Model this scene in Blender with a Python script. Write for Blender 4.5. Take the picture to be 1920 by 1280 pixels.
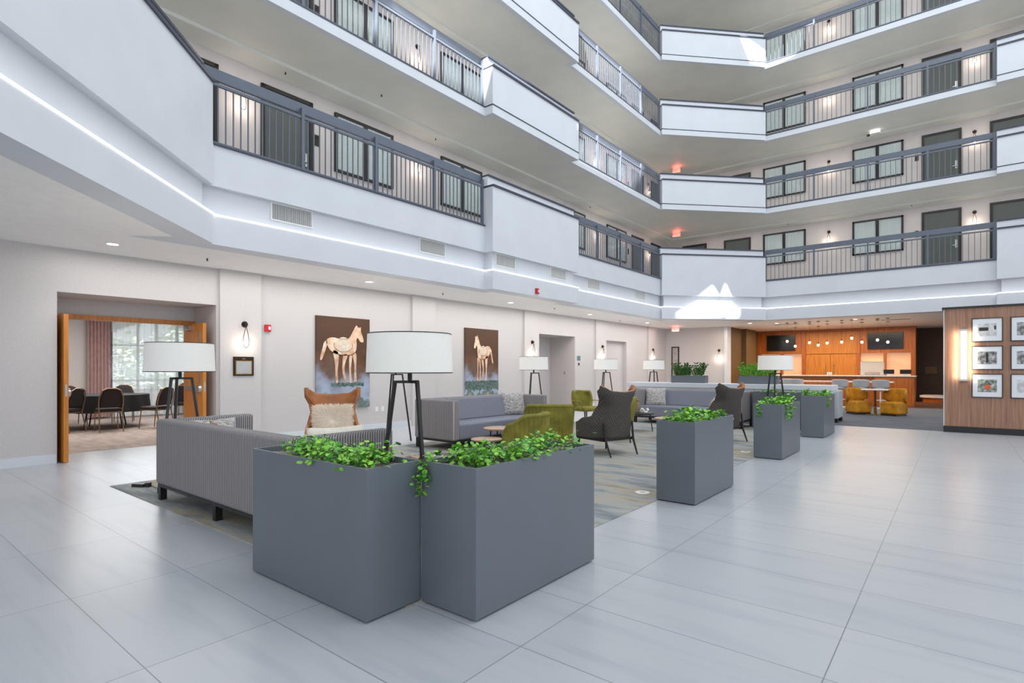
import bpy, bmesh, math, random
from mathutils import Vector, Matrix, Euler
PI = math.pi
random.seed(7)
scn = bpy.context.scene
col = scn.collection
for o in list(bpy.data.objects): bpy.data.objects.remove(o)

# ------------------------------------------------------------------ camera, world, sun, large lights, exposure
EYE = 1.35
cam = bpy.data.cameras.new('camera'); camo = bpy.data.objects.new('camera', cam); col.objects.link(camo)
cam.sensor_width = 36; cam.lens = 19.5; cam.shift_y = 50.6/1920; cam.clip_start = .05; cam.clip_end = 200
camo.location = (0, 0, EYE); camo.rotation_euler = (math.radians(90), 0, math.radians(38.77))
scn.camera = camo
scn.view_settings.view_transform = 'Standard'; scn.view_settings.look = 'None'
scn.view_settings.gamma = 1; scn.view_settings.use_curve_mapping = False
scn.view_settings.exposure = 0.38
w = bpy.data.worlds.new('world'); scn.world = w; w.use_nodes = True
bg = w.node_tree.nodes['Background']; bg.inputs[0].default_value = (.86, .92, 1, 1); bg.inputs[1].default_value = 1.15

def area(name, loc, rot, sx, sy, power, color=(1, 1, 1), spread=PI):
    l = bpy.data.lights.new(name, 'AREA'); l.shape = 'RECTANGLE'; l.size = sx; l.size_y = sy
    l.energy = power; l.color = color; l.spread = spread
    o = bpy.data.objects.new(name, l); o.location = loc; o.rotation_euler = rot; col.objects.link(o); return o
area('skylight', (0, 10, 17.3), (0, 0, 0), 11, 17, 1150, (.9, .95, 1))
sun = bpy.data.lights.new('sun', 'SUN'); sun.energy = 26; sun.angle = math.radians(.6); sun.color = (1, .97, .92)
suno = bpy.data.objects.new('sun', sun); col.objects.link(suno); suno.location = (8, -4, 25)
SUN = Vector((-.34, .50, -.80)).normalized()
suno.rotation_euler = SUN.to_track_quat('-Z', 'Y').to_euler()
area('meeting_room_daylight', (-17.6, 5.6, 1.9), (0, math.radians(-75), 0), 1.8, 2.6, 24, (.86, .93, 1))
area('lobby_fill', (-9.1, 12, 3.05), (0, 0, 0), 1.2, 20, 160, (1, .975, .95))  # fill lamp added to brighten the lobby side; there is no cove
area('meeting_room_fill', (-14.5, 4.5, 2.93), (0, 0, 0), 3, 5, 170, (1, .95, .9))  # fill lamp put in to lift the dark meeting room
area('bar_ceiling_light', (-4, 25.9, 3.0), (0, 0, 0), 5, 2.2, 150, (1, .78, .55))
area('bar_front_light', (-4, 22.3, 3.0), (0, 0, 0), 7, 1.6, 110, (1, .84, .66))

for k in range(4):  # fill lamps added under each soffit to brighten the corridors
    area('corridor_fill_left', (-9.2, 10.5, 6.85+2.6*k), (0, 0, 0), .5, 22, 60, (1, .95, .9))
    area('corridor_fill_far', (-2.5, 22.4, 6.85+2.6*k), (0, 0, 0), 12, .5, 40, (1, .95, .9))

# ------------------------------------------------------------------ materials
def lin(c): return tuple(((x/255)/12.92 if x/255 <= .04045 else ((x/255+.055)/1.055)**2.4) for x in c)+(1,)
def mat(name, c, rough=.6, metal=0, noise=0, scale=8, stretch=(1, 1, 1), c2=None, bump=0, emit=0, ecol=None, spec=.5, island=0, trans=0, coords='Object', detail=4, coat=0):
    m = bpy.data.materials.new(name); m.use_nodes = True; nt = m.node_tree; n = nt.nodes; b = n['Principled BSDF']
    b.inputs['Roughness'].default_value = rough; b.inputs['Metallic'].default_value = metal
    b.inputs['Specular IOR Level'].default_value = spec
    if coat: b.inputs['Coat Weight'].default_value = coat; b.inputs['Coat Roughness'].default_value = .1
    b.inputs['Base Color'].default_value = lin(c)
    tc = n.new('ShaderNodeTexCoord'); mp = n.new('ShaderNodeMapping'); mp.inputs['Scale'].default_value = stretch
    nt.links.new(tc.outputs[coords], mp.inputs['Vector'])
    nz = n.new('ShaderNodeTexNoise'); nz.inputs['Scale'].default_value = scale; nz.inputs['Detail'].default_value = detail
    nt.links.new(mp.outputs[0], nz.inputs['Vector'])
    if c2 is None: c2 = tuple(max(0, min(255, x*(1-noise))) for x in c)
    rp = n.new('ShaderNodeValToRGB'); rp.color_ramp.elements[0].position = .32; rp.color_ramp.elements[1].position = .68
    rp.color_ramp.elements[0].color = lin(c2); rp.color_ramp.elements[1].color = lin(c)
    if island:
        g = n.new('ShaderNodeNewGeometry'); nt.links.new(g.outputs['Random Per Island'], rp.inputs[0])
        rp.color_ramp.elements[0].position = 0; rp.color_ramp.elements[1].position = 1
    else: nt.links.new(nz.outputs[0], rp.inputs[0])
    nt.links.new(rp.outputs[0], b.inputs['Base Color'])
    if bump:
        bp = n.new('ShaderNodeBump'); bp.inputs['Strength'].default_value = bump; bp.inputs['Distance'].default_value = .01
        nt.links.new(nz.outputs[0], bp.inputs['Height']); nt.links.new(bp.outputs[0], b.inputs['Normal'])
    if emit:
        b.inputs['Emission Color'].default_value = lin(ecol or c); b.inputs['Emission Strength'].default_value = emit
    if trans:
        out = n['Material Output']; t = n.new('ShaderNodeBsdfTransparent'); mx = n.new('ShaderNodeMixShader'); mx.inputs[0].default_value = trans
        nt.links.new(b.outputs[0], mx.inputs[1]); nt.links.new(t.outputs[0], mx.inputs[2]); nt.links.new(mx.outputs[0], out.inputs[0])
    return m
M = {}
M['white'] = mat('painted_white', (214, 218, 224), .55, noise=.02, scale=2)
M['soffit'] = mat('soffit_paint', (222, 222, 216), .6, noise=.03, scale=1.5)
M['ceiling'] = mat('ceiling_paint', (248, 246, 243), .6, noise=.02)
M['wall'] = mat('warm_grey_wallcovering', (204, 199, 197), .65, noise=.04, scale=60, bump=.05)
M['wallup'] = mat('corridor_wall_paint', (205, 198, 196), .65, noise=.03, scale=3)
M['navy'] = mat('navy_trim_paint', (58, 64, 80), .4, noise=.05)
M['rail'] = mat('slate_rail_paint', (98, 106, 120), .35, noise=.04)
M['black'] = mat('black_paint', (24, 22, 23), .4, noise=.1)
M['doorgrey'] = mat('grey_green_door', (82, 88, 86), .45, noise=.05, scale=3)
M['planter'] = mat('slate_metal', (100, 107, 114), .38, noise=.03, scale=3, spec=.6)
M['soil'] = mat('pale_gravel', (176, 170, 162), .9, c2=(96, 88, 80), scale=70, bump=.6)
M['leaf'] = mat('ivy_leaf', (150, 214, 66), .45, c2=(48, 136, 44), island=1)
M['leafdark'] = mat('dark_leaf', (78, 128, 48), .4, c2=(26, 62, 28), island=1)
M['stem'] = mat('stem', (96, 120, 60), .6, noise=.2)
M['steel'] = mat('brushed_steel', (190, 188, 184), .3, 1, noise=.05)
M['brass'] = mat('brass', (176, 140, 86), .3, 1, noise=.1)
M['bronze'] = mat('dark_bronze', (60, 48, 40), .35, .8, noise=.1)
M['legblack'] = mat('blackened_steel', (52, 50, 48), .4, .3, noise=.1)
M['darkwood'] = mat('ebony_wood', (30, 26, 24), .45, noise=.2)
M['shade'] = mat('linen_shade', (226, 224, 219), .8, noise=.03, scale=120, emit=.12, ecol=(255, 250, 244))
M['bulb'] = mat('glowing_bulb', (255, 236, 214), .3, emit=14, ecol=(255, 222, 190))
M['led'] = mat('led_strip', (255, 252, 246), .3, emit=3, ecol=(255, 250, 244))
M['lamp'] = mat('downlight_lens', (255, 250, 240), .3, emit=8, ecol=(255, 244, 228))
M['velvet'] = mat('olive_velvet', (146, 140, 58), .75, noise=.25, scale=5, spec=.3)
M['yellow'] = mat('mustard_velvet', (222, 150, 34), .7, noise=.22, scale=6, spec=.3)
M['tan'] = mat('tan_leather', (176, 106, 52), .38, noise=.15, scale=4)
M['fur'] = mat('sheepskin', (255, 246, 232), .9, c2=(240, 216, 188), island=1)
M['cream'] = mat('cream_cloth', (232, 226, 214), .8, noise=.05, scale=20)
M['pillow'] = mat('patterned_cushion', (206, 202, 198), .8, c2=(122, 114, 112), scale=22, stretch=(1, 1, 3), detail=6)
M['pillowtan'] = mat('blush_cushion', (202, 180, 162), .85, c2=(170, 140, 120), scale=14)
M['stoolgrey'] = mat('pale_grey_fabric', (178, 180, 184), .8, noise=.06, scale=40)
M['oak'] = mat('honey_oak', (206, 134, 52), .4, c2=(180, 108, 34), scale=5, stretch=(6, 6, .5))
M['barwood'] = mat('cherry_panel', (190, 108, 38), .35, c2=(150, 76, 20), scale=4, stretch=(5, 5, .5), detail=6)
M['walnut'] = mat('walnut_panel', (168, 128, 104), .45, c2=(138, 98, 76), scale=3, stretch=(9, 9, .45), detail=8)
M['brown'] = mat('brown_wallcovering', (106, 80, 44), .6, noise=.1)
M['brown2'] = mat('dark_brown_wallcovering', (72, 48, 26), .6, noise=.15)
M['stone'] = mat('pale_quartz', (226, 220, 214), .25, noise=.03)
M['tvglass'] = mat('tv_screen', (14, 13, 14), .12, noise=.2)
M['clothblack'] = mat('black_tablecloth', (22, 20, 26), .8, noise=.15)
M['chairfab'] = mat('plum_black_fabric', (40, 30, 32), .7, noise=.2, scale=30)
M['gold'] = mat('champagne_frame', (160, 134, 108), .35, .85, noise=.1)
M['curtain'] = mat('rose_drape', (190, 158, 156), .8, noise=.08)
M['curtgreen'] = mat('pale_lining', (196, 204, 200), .8, noise=.05)
M['sheer'] = mat('sheer_curtain', (232, 242, 248), .9, noise=.05, trans=.32)
M['glass'] = mat('clear_glass', (225, 238, 240), .03, noise=.01, trans=.72)
M['mcarpet'] = mat('meeting_carpet', (176, 158, 146), .95, c2=(140, 132, 132), scale=2.5, stretch=(1, 2.5, 1))
M['bcarpet'] = mat('bar_carpet', (104, 106, 114), .95, c2=(78, 80, 90), scale=2, stretch=(.6, 3, 1), detail=6)
M['barfloor'] = mat('bar_wood_floor', (112, 72, 48), .4, c2=(78, 48, 34), scale=4, stretch=(1, 6, 1))
M['red'] = mat('red_enamel', (196, 28, 30), .4, noise=.05)
M['exit'] = mat('exit_red', (255, 60, 40), .4, emit=2.2, ecol=(255, 60, 40))
M['plastic'] = mat('white_plastic', (232, 232, 230), .4, noise=.02)
M['blackplastic'] = mat('black_plastic', (20, 20, 20), .4, noise=.1)
M['tablewood'] = mat('light_table_wood', (190, 160, 136), .4, c2=(160, 126, 102), scale=6, stretch=(8, 1, 1))
M['amber'] = mat('amber_glass', (160, 132, 100), .1, noise=.2, trans=.35)
M['orange'] = mat('orange_fruit', (224, 96, 52), .4, noise=.15, scale=12)
M['mat'] = mat('picture_mount', (226, 228, 232), .5, noise=.01)
M['backlit'] = mat('backlit_onyx', (226, 184, 150), .4, c2=(206, 160, 124), scale=1.4, stretch=(1, 1, 3), emit=.35, ecol=(255, 196, 150))
M['trunk'] = mat('hedge_leaf', (176, 196, 172), .8, noise=.25)
M['grate'] = mat('grille_grey', (150, 154, 162), .5, noise=.05)
M['horse'] = mat('horse_paint', (232, 212, 188), .6, c2=(196, 142, 104), scale=7, detail=8, coords='Object')
M['rust'] = mat('horse_outline', (96, 48, 26), .6, noise=.2)
M['mossy'] = mat('moss_paint', (40, 66, 52), .6, c2=(110, 130, 126), scale=18)

def canvas_mat(name, flip):
    m = bpy.data.materials.new(name); m.use_nodes = True; nt = m.node_tree; n = nt.nodes; b = n['Principled BSDF']
    tc = n.new('ShaderNodeTexCoord'); sp = n.new('ShaderNodeSeparateXYZ'); nt.links.new(tc.outputs['Generated'], sp.inputs[0])
    nz = n.new('ShaderNodeTexNoise'); nz.inputs['Scale'].default_value = 2.6; nz.inputs['Detail'].default_value = 8
    nt.links.new(tc.outputs['Object'], nz.inputs['Vector'])
    ma = n.new('ShaderNodeMath'); ma.operation = 'MULTIPLY_ADD'; ma.inputs[1].default_value = .75
    nt.links.new(nz.outputs[0], ma.inputs[0]); nt.links.new(sp.outputs['Z'], ma.inputs[2])
    rp = n.new('ShaderNodeValToRGB'); r = rp.color_ramp
    r.elements[0].position = .30; r.elements[0].color = lin((176, 166, 160))
    r.elements[1].position = 1.0; r.elements[1].color = lin((76, 48, 26))
    for p, c in ((.42, (92, 108, 100)), (.5, (160, 176, 196)), (.68, (140, 142, 158)), (.78, (104, 84, 74)), (.9, (96, 60, 34))):
        e = r.elements.new(p); e.color = lin(c)
    nt.links.new(ma.outputs[0], rp.inputs[0]); nt.links.new(rp.outputs[0], b.inputs['Base Color']); b.inputs['Roughness'].default_value = .6
    return m
M['canvas1'] = canvas_mat('storm_canvas', 0); M['canvas2'] = canvas_mat('storm_canvas_pale', 1)

def wave_mat(name, c, c2, axis, period, rough=.8, bump=.5, sharp=(.35, .65)):
    """fabric with fine vertical stripes across local x + y"""
    m = bpy.data.materials.new(name); m.use_nodes = True; nt = m.node_tree; n = nt.nodes; b = n['Principled BSDF']
    b.inputs['Roughness'].default_value = rough; b.inputs['Specular IOR Level'].default_value = .3
    tc = n.new('ShaderNodeTexCoord'); sp = n.new('ShaderNodeSeparateXYZ'); nt.links.new(tc.outputs['UV' if axis == 'quilt' else 'Object'], sp.inputs[0])
    a = n.new('ShaderNodeMath'); a.operation = 'ADD'
    nt.links.new(sp.outputs['X'], a.inputs[0]); nt.links.new(sp.outputs['Y'], a.inputs[1])
    k = n.new('ShaderNodeMath'); k.operation = 'MULTIPLY'; k.inputs[1].default_value = 2*PI/period; nt.links.new(a.outputs[0], k.inputs[0])
    s = n.new('ShaderNodeMath'); s.operation = 'SINE'; nt.links.new(k.outputs[0], s.inputs[0])
    src = s
    if axis == 'quilt':
        d = n.new('ShaderNodeMath'); d.operation = 'SUBTRACT'; nt.links.new(sp.outputs['X'], d.inputs[0]); nt.links.new(sp.outputs['Y'], d.inputs[1])
        e = n.new('ShaderNodeMath'); e.operation = 'ADD'; nt.links.new(sp.outputs['X'], e.inputs[0]); nt.links.new(sp.outputs['Y'], e.inputs[1])
        outs = []
        for q in (d, e):
            k2 = n.new('ShaderNodeMath'); k2.operation = 'MULTIPLY'; k2.inputs[1].default_value = PI/period; nt.links.new(q.outputs[0], k2.inputs[0])
            s2 = n.new('ShaderNodeMath'); s2.operation = 'SINE'; nt.links.new(k2.outputs[0], s2.inputs[0])
            ab = n.new('ShaderNodeMath'); ab.operation = 'ABSOLUTE'; nt.links.new(s2.outputs[0], ab.inputs[0]); outs.append(ab)
        src = n.new('ShaderNodeMath'); src.operation = 'MINIMUM'; nt.links.new(outs[0].outputs[0], src.inputs[0]); nt.links.new(outs[1].outputs[0], src.inputs[1])
    rp = n.new('ShaderNodeValToRGB'); rp.color_ramp.elements[0].position = sharp[0]; rp.color_ramp.elements[1].position = sharp[1]
    rp.color_ramp.elements[0].color = lin(c2); rp.color_ramp.elements[1].color = lin(c)
    if axis == 'quilt': nt.links.new(src.outputs[0], rp.inputs[0])
    else:
        h = n.new('ShaderNodeMath'); h.operation = 'MULTIPLY_ADD'; h.inputs[1].default_value = .5; h.inputs[2].default_value = .5
        nt.links.new(src.outputs[0], h.inputs[0]); nt.links.new(h.outputs[0], rp.inputs[0])
    nt.links.new(rp.outputs[0], b.inputs['Base Color'])
    bp = n.new('ShaderNodeBump'); bp.inputs['Strength'].default_value = bump; bp.inputs['Distance'].default_value = .01
    nt.links.new(src.outputs[0], bp.inputs['Height']); nt.links.new(bp.outputs[0], b.inputs['Normal'])
    return m
M['stripe'] = wave_mat('striped_upholstery', (176, 170, 170), (104, 100, 103), 'x', .024)
M['seat'] = wave_mat('grey_blue_upholstery', (132, 134, 146), (120, 122, 134), 'x', .03, bump=.1)
M['quilt'] = wave_mat('quilted_charcoal', (92, 86, 82), (34, 30, 30), 'quilt', .055, rough=.6, bump=.8, sharp=(.02, .4))

def floor_mat():
    m = bpy.data.materials.new('marble_tile'); m.use_nodes = True; nt = m.node_tree; n = nt.nodes; b = n['Principled BSDF']
    tc = n.new('ShaderNodeTexCoord'); mp = n.new('ShaderNodeMapping'); mp.inputs['Location'].default_value = (.455, -.913, 0)
    nt.links.new(tc.outputs['Object'], mp.inputs['Vector'])
    br = n.new('ShaderNodeTexBrick'); br.offset = 0; br.inputs['Scale'].default_value = 1; br.inputs['Brick Width'].default_value = 1.2
    br.inputs['Row Height'].default_value = .607; br.inputs['Mortar Size'].default_value = .0028; br.inputs['Mortar Smooth'].default_value = .2
    br.inputs['Bias'].default_value = 0
    br.inputs['Color1'].default_value = lin((180, 183, 188)); br.inputs['Color2'].default_value = lin((174, 178, 184)); br.inputs['Mortar'].default_value = lin((118, 122, 130))
    nt.links.new(mp.outputs[0], br.inputs['Vector'])
    m2 = n.new('ShaderNodeMapping'); m2.inputs['Scale'].default_value = (.55, 5, 1); m2.inputs['Rotation'].default_value = (0, 0, .06); nt.links.new(tc.outputs['Object'], m2.inputs['Vector'])
    nz = n.new('ShaderNodeTexNoise'); nz.inputs['Scale'].default_value = 1.3; nz.inputs['Detail'].default_value = 9; nz.inputs['Roughness'].default_value = .6
    nt.links.new(m2.outputs[0], nz.inputs['Vector'])
    rp = n.new('ShaderNodeValToRGB'); rp.color_ramp.elements[0].position = .36; rp.color_ramp.elements[1].position = .5
    rp.color_ramp.elements[0].color = (.90, .91, .925, 1); rp.color_ramp.elements[1].color = (1, 1, 1, 1)
    nt.links.new(nz.outputs[0], rp.inputs[0])
    mx = n.new('ShaderNodeMix'); mx.data_type = 'RGBA'; mx.blend_type = 'MULTIPLY'; mx.inputs['Factor'].default_value = 1
    nt.links.new(br.outputs['Color'], mx.inputs[6]); nt.links.new(rp.outputs[0], mx.inputs[7])
    nt.links.new(mx.outputs[2], b.inputs['Base Color']); b.inputs['Roughness'].default_value = .28; b.inputs['Specular IOR Level'].default_value = .45
    return m
M['floor'] = floor_mat()
def carpet_mat():
    m = bpy.data.materials.new('abstract_carpet'); m.use_nodes = True; nt = m.node_tree; n = nt.nodes; b = n['Principled BSDF']
    tc = n.new('ShaderNodeTexCoord'); mp = n.new('ShaderNodeMapping'); mp.inputs['Scale'].default_value = (.45, 2.2, 1); mp.inputs['Rotation'].default_value = (0, 0, .5)
    nt.links.new(tc.outputs['Object'], mp.inputs['Vector'])
    nz = n.new('ShaderNodeTexNoise'); nz.inputs['Scale'].default_value = 1.5; nz.inputs['Detail'].default_value = 10; nz.inputs['Roughness'].default_value = .68
    nt.links.new(mp.outputs[0], nz.inputs['Vector'])
    rp = n.new('ShaderNodeValToRGB'); r = rp.color_ramp; r.elements[0].position = .3; r.elements[0].color = lin((92, 98, 104)); r.elements[1].position = .72; r.elements[1].color = lin((116, 120, 124))
    for p, c in ((.42, (128, 134, 138)), (.5, (158, 160, 160)), (.56, (170, 158, 136)), (.62, (136, 138, 138))):
        e = r.elements.new(p); e.color = lin(c)
    nt.links.new(nz.outputs[0], rp.inputs[0]); nt.links.new(rp.outputs[0], b.inputs['Base Color']); b.inputs['Roughness'].default_value = .95
    return m
M['carpet'] = carpet_mat()

# ------------------------------------------------------------------ mesh helpers
class MB:
    def __init__(s): s.v = []; s.f = []; s.m = []; s.T = Matrix.Identity(4)
    def add(s, vs, fs, m=0):
        k = len(s.v); s.v += [tuple(s.T @ Vector(p)) for p in vs]; s.f += [tuple(i+k for i in f) for f in fs]; s.m += [m]*len(fs); return s
    def box(s, a, b, m=0):
        x0, y0, z0 = a; x1, y1, z1 = b
        return s.add([(x0,y0,z0),(x1,y0,z0),(x1,y1,z0),(x0,y1,z0),(x0,y0,z1),(x1,y0,z1),(x1,y1,z1),(x0,y1,z1)],
            [(0,3,2,1),(4,5,6,7),(0,1,5,4),(1,2,6,5),(2,3,7,6),(3,0,4,7)], m)
    def bar(s, p, q, wx, wz=None, m=0):
        """rectangular bar from p to q"""
        p = Vector(p); q = Vector(q); d = (q-p).normalized(); wz = wz or wx
        up = Vector((0, 0, 1)) if abs(d.z) < .95 else Vector((0, 1, 0)); a = d.cross(up).normalized()*wx/2; b = a.cross(d).normalized()*wz/2
        vs = [p-a-b, p+a-b, p+a+b, p-a+b, q-a-b, q+a-b, q+a+b, q-a+b]
        return s.add(vs, [(0,3,2,1),(4,5,6,7),(0,1,5,4),(1,2,6,5),(2,3,7,6),(3,0,4,7)], m)
    def cyl(s, p, q, r, r2=None, n=12, m=0, caps=True):
        p = Vector(p); q = Vector(q); r2 = r if r2 is None else r2; d = (q-p).normalized()
        up = Vector((0, 0, 1)) if abs(d.z) < .95 else Vector((1, 0, 0)); a = d.cross(up).normalized(); b = d.cross(a)
        vs = [p+(a*math.cos(t)+b*math.sin(t))*r for t in [2*PI*i/n for i in range(n)]]+[q+(a*math.cos(t)+b*math.sin(t))*r2 for t in [2*PI*i/n for i in range(n)]]
        fs = [(i, i+n, (i+1) % n+n, (i+1) % n) for i in range(n)]
        if caps: fs += [tuple(range(n)), tuple(range(2*n-1, n-1, -1))]
        return s.add(vs, fs, m)
    def lathe(s, prof, n=24, c=(0, 0, 0), m=0):
        vs = []; fs = []
        for r, z in prof: vs += [(c[0]+r*math.cos(2*PI*i/n), c[1]+r*math.sin(2*PI*i/n), c[2]+z) for i in range(n)]
        for j in range(len(prof)-1):
            fs += [(j*n+i, j*n+(i+1) % n, (j+1)*n+(i+1) % n, (j+1)*n+i) for i in range(n)]
        fs += [tuple(range(n-1, -1, -1)), tuple((len(prof)-1)*n+i for i in range(n))]
        return s.add(vs, fs, m)
    def tube(s, pts, r, n=8, m=0, closed=False):
        P = [Vector(p) for p in pts]; N = len(P); vs = []; fs = []; pa = None
        for i, p in enumerate(P):
            if closed: d = (P[(i+1) % N]-P[i-1]).normalized()
            else: d = (P[min(i+1, N-1)]-P[max(i-1, 0)]).normalized()
            up = pa if pa is not None else (Vector((0, 0, 1)) if abs(d.z) < .9 else Vector((1, 0, 0)))
            a = (up-d*up.dot(d)).normalized(); pa = a; b = d.cross(a)
            vs += [p+(a*math.cos(2*PI*k/n)+b*math.sin(2*PI*k/n))*r for k in range(n)]
        for i in range(N if closed else N-1):
            j = (i+1) % N; fs += [(i*n+k, i*n+(k+1) % n, j*n+(k+1) % n, j*n+k) for k in range(n)]
        if not closed: fs += [tuple(range(n-1, -1, -1)), tuple((N-1)*n+k for k in range(n))]
        return s.add(vs, fs, m)
    def prism(s, poly, z0, z1, m=0):
        n = len(poly); vs = [(x, y, z0) for x, y in poly]+[(x, y, z1) for x, y in poly]
        return s.add(vs, [tuple(range(n-1, -1, -1)), tuple(range(n, 2*n))]+[(i, (i+1) % n, (i+1) % n+n, i+n) for i in range(n)], m)
    def grid(s, fn, nu, nv, m=0, wrap=False):
        vs = [fn(i/(nu if wrap else nu-1), j/(nv-1)) for j in range(nv) for i in range(nu)]; fs = []
        for j in range(nv-1):
            for i in range(nu if wrap else nu-1): fs.append((j*nu+i, j*nu+(i+1) % nu, (j+1)*nu+(i+1) % nu, (j+1)*nu+i))
        return s.add(vs, fs, m)
    def ball(s, c, rx, ry=None, rz=None, n=12, m=0):
        ry = ry or rx; rz = rz or rx
        prof = [(math.sin(PI*j/8), -math.cos(PI*j/8)) for j in range(9)]; vs = []; fs = []
        for r, z in prof: vs += [(c[0]+rx*r*math.cos(2*PI*i/n), c[1]+ry*r*math.sin(2*PI*i/n), c[2]+rz*z) for i in range(n)]
        for j in range(8): fs += [(j*n+i, j*n+(i+1) % n, (j+1)*n+(i+1) % n, (j+1)*n+i) for i in range(n)]
        return s.add(vs, fs, m)
    def ribbon(s, pts, a, b, z0, z1, m=0):
        """wall strip along a polyline between offsets a and b (positive to the right hand side)"""
        P = [Vector((x, y)) for x, y in pts]; N = len(P); ns = []
        for i in range(N-1):
            d = (P[i+1]-P[i]).normalized(); ns.append(Vector((d.y, -d.x)))
        mi = []
        for i in range(N):
            if i == 0: mi.append(ns[0])
            elif i == N-1: mi.append(ns[-1])
            else:
                t = (ns[i-1]+ns[i]).normalized(); mi.append(t/max(.3, t.dot(ns[i])))
        for i in range(N-1):
            q = [P[i]+mi[i]*a, P[i+1]+mi[i+1]*a, P[i+1]+mi[i+1]*b, P[i]+mi[i]*b]
            s.prism([(v.x, v.y) for v in q], z0, z1, m)
        return s
    def build(s, name, mats, parent=None, smooth=False, bevel=0, sub=0, angle=35):
        me = bpy.data.meshes.new(name); me.from_pydata(s.v, [], s.f)
        if not isinstance(mats, (list, tuple)): mats = [mats]
        for mm in mats: me.materials.append(M[mm] if isinstance(mm, str) else mm)
        me.polygons.foreach_set('material_index', s.m)
        bm = bmesh.new(); bm.from_mesh(me); bmesh.ops.recalc_face_normals(bm, faces=bm.faces); bm.to_mesh(me); bm.free()
        if smooth:
            me.polygons.foreach_set('use_smooth', [True]*len(me.polygons)); me.set_sharp_from_angle(angle=math.radians(angle))
        me.update(); o = bpy.data.objects.new(name, me); col.objects.link(o)
        if parent: o.parent = parent
        if bevel:
            b = o.modifiers.new('bevel', 'BEVEL'); b.width = bevel; b.segments = 3; b.limit_method = 'ANGLE'
        if sub: o.modifiers.new('sub', 'SUBSURF').levels = sub; o.modifiers['sub'].render_levels = sub
        return o
def tag(o, label=None, cat=None, group=None, kind=None):
    if label: o['label'] = label
    if cat: o['category'] = cat
    if group: o['group'] = group
    if kind: o['kind'] = kind
    return o
def thing(name, label, cat, loc=(0, 0, 0), rz=0, group=None, kind=None):
    o = bpy.data.objects.new(name, None); o.empty_display_size = .1; col.objects.link(o); o.location = loc; o.rotation_euler = (0, 0, math.radians(rz))
    return tag(o, label, cat, group, kind)
KIDS = {}
def copy_tree(o, parent=None):
    c = o.copy(); col.objects.link(c)
    if parent: c.parent = parent
    for ch in o.children: copy_tree(ch, c)
    return c
def place(root, loc, rz, label, group=None):
    c = copy_tree(root); c.location = loc; c.rotation_euler = (0, 0, math.radians(rz)); c['label'] = label
    if group: c['group'] = group
    return c
def struct(name, mb, m, parent=None, **k):
    o = mb.build(name, m, parent, **k)
    if not parent: o['kind'] = 'structure'
    return o

# ------------------------------------------------------------------ structure: ground level
XW = -10.03; ZC = 3.085; YF = 23.35
struct('floor', MB().box((-11.0, -8, -.2), (9, 31, 0)), 'floor')
struct('floor_lounge_carpet', MB().box((-7.57, 2.07, 0), (-2.4, 14.15, .006)), 'carpet')
struct('floor_meeting_carpet', MB().box((-18.2, -1, -.2), (-11.0, 10, .003)), 'mcarpet')
struct('floor_bar_carpet', MB().box((-7.4, 15.12, 0), (6, 23.4, .006)), 'bcarpet')
struct('floor_bar_boards', MB().box((-7.4, 23.4, 0), (6, 30, .007)), 'barfloor')
b = MB()
for y0, y1, z0, z1 in ((-6, 2.108, 0, ZC), (2.108, 4.29, 2.45, ZC), (4.29, 13.74, 0, ZC), (13.74, 15.87, 2.42, ZC), (15.87, 18.0, 0, ZC), (18.0, 19.6, 2.38, ZC), (19.6, YF+.3, 0, ZC)):
    b.box((-11.05, y0, z0), (XW, y1, z1))
b.box((-11.3, 13.74, 0), (-11.05, 15.87, 2.42)); b.box((-10.5, 18, 0), (-10.2, 19.6, 2.38))
b.box((-11.05, 2.108, 2.21), (-10.93, 4.29, 2.45))
for y in (4.33, 8.69, 13.01, 17.17, 21.45): b.box((XW, y, 0), (XW+.06, y+.73, ZC))
struct('wall_left', b, 'wall')
b = MB().box((-11.3, YF, 0), (-7.5, YF+.2, ZC)); struct('wall_far', b, 'wall')
b = MB().box((-7.5, YF-.04, 0), (-7.38, YF+.45, ZC)); struct('trim_1', b, 'white')
b = MB().box((-7.55, YF+.45, 0), (-7.42, 30, ZC)).box((-7.42, 25.4, 0), (-7.22, 26.9, ZC)); struct('wall_bar_left', b, 'brown')
struct('wall_corridor_end', MB().box((-1.5, 29.6, 0), (6, 29.8, ZC)).box((-1.5, 28.3, 0), (-1.34, 29.6, ZC)), 'brown2')
struct('baseboard_left', MB().box((XW, -6, 0), (XW+.02, 2.1, .13)).box((XW, 4.29, 0), (XW+.02, 4.33, .13)).box((XW, 5.06, 0), (XW+.02, 8.69, .13)).box((XW, 9.42, 0), (XW+.02, 13.01, .13)).box((XW, 15.9, 0), (XW+.02, 17.17, .13)), 'white')
# ceiling outline with the projecting bays
def off(p, q, d):
    v = Vector((q[0]-p[0], q[1]-p[1])).normalized(); n = Vector((v.y, -v.x))*d
    return (p[0]+n.x, p[1]+n.y), (q[0]+n.x, q[1]+n.y)
A0 = (-3.7, -1.06); A1 = (-8.1, 3.35); B1 = (-8.1, 18.4); C1 = (-5.43, 21.2); D1 = (.88, 21.2); E1 = (6, 21.2)
s1 = off(A0, A1, .07); s3 = off(B1, C1, .12)
O = [s1[0], s1[1], A1, (-8.1, 9.13), (-7.87, 9.13), (-7.87, 12.63), (-8.1, 12.63), B1, s3[0], s3[1], C1, D1, (.88, 20.97), (6, 20.97)]
OUT = [(6, 31), (-11.2, 31), (-11.2, -6), (s1[0][0], -6)]
struct('ceiling', MB().prism(O+OUT, ZC, ZC+.1), 'ceiling')
b = MB().ribbon(O, -.35, .004, ZC-.002, 3.5).ribbon(O, -.348, -.1, 3.5, 3.9).ribbon(O, -.35, .004, 3.9, 4.47)
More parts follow.
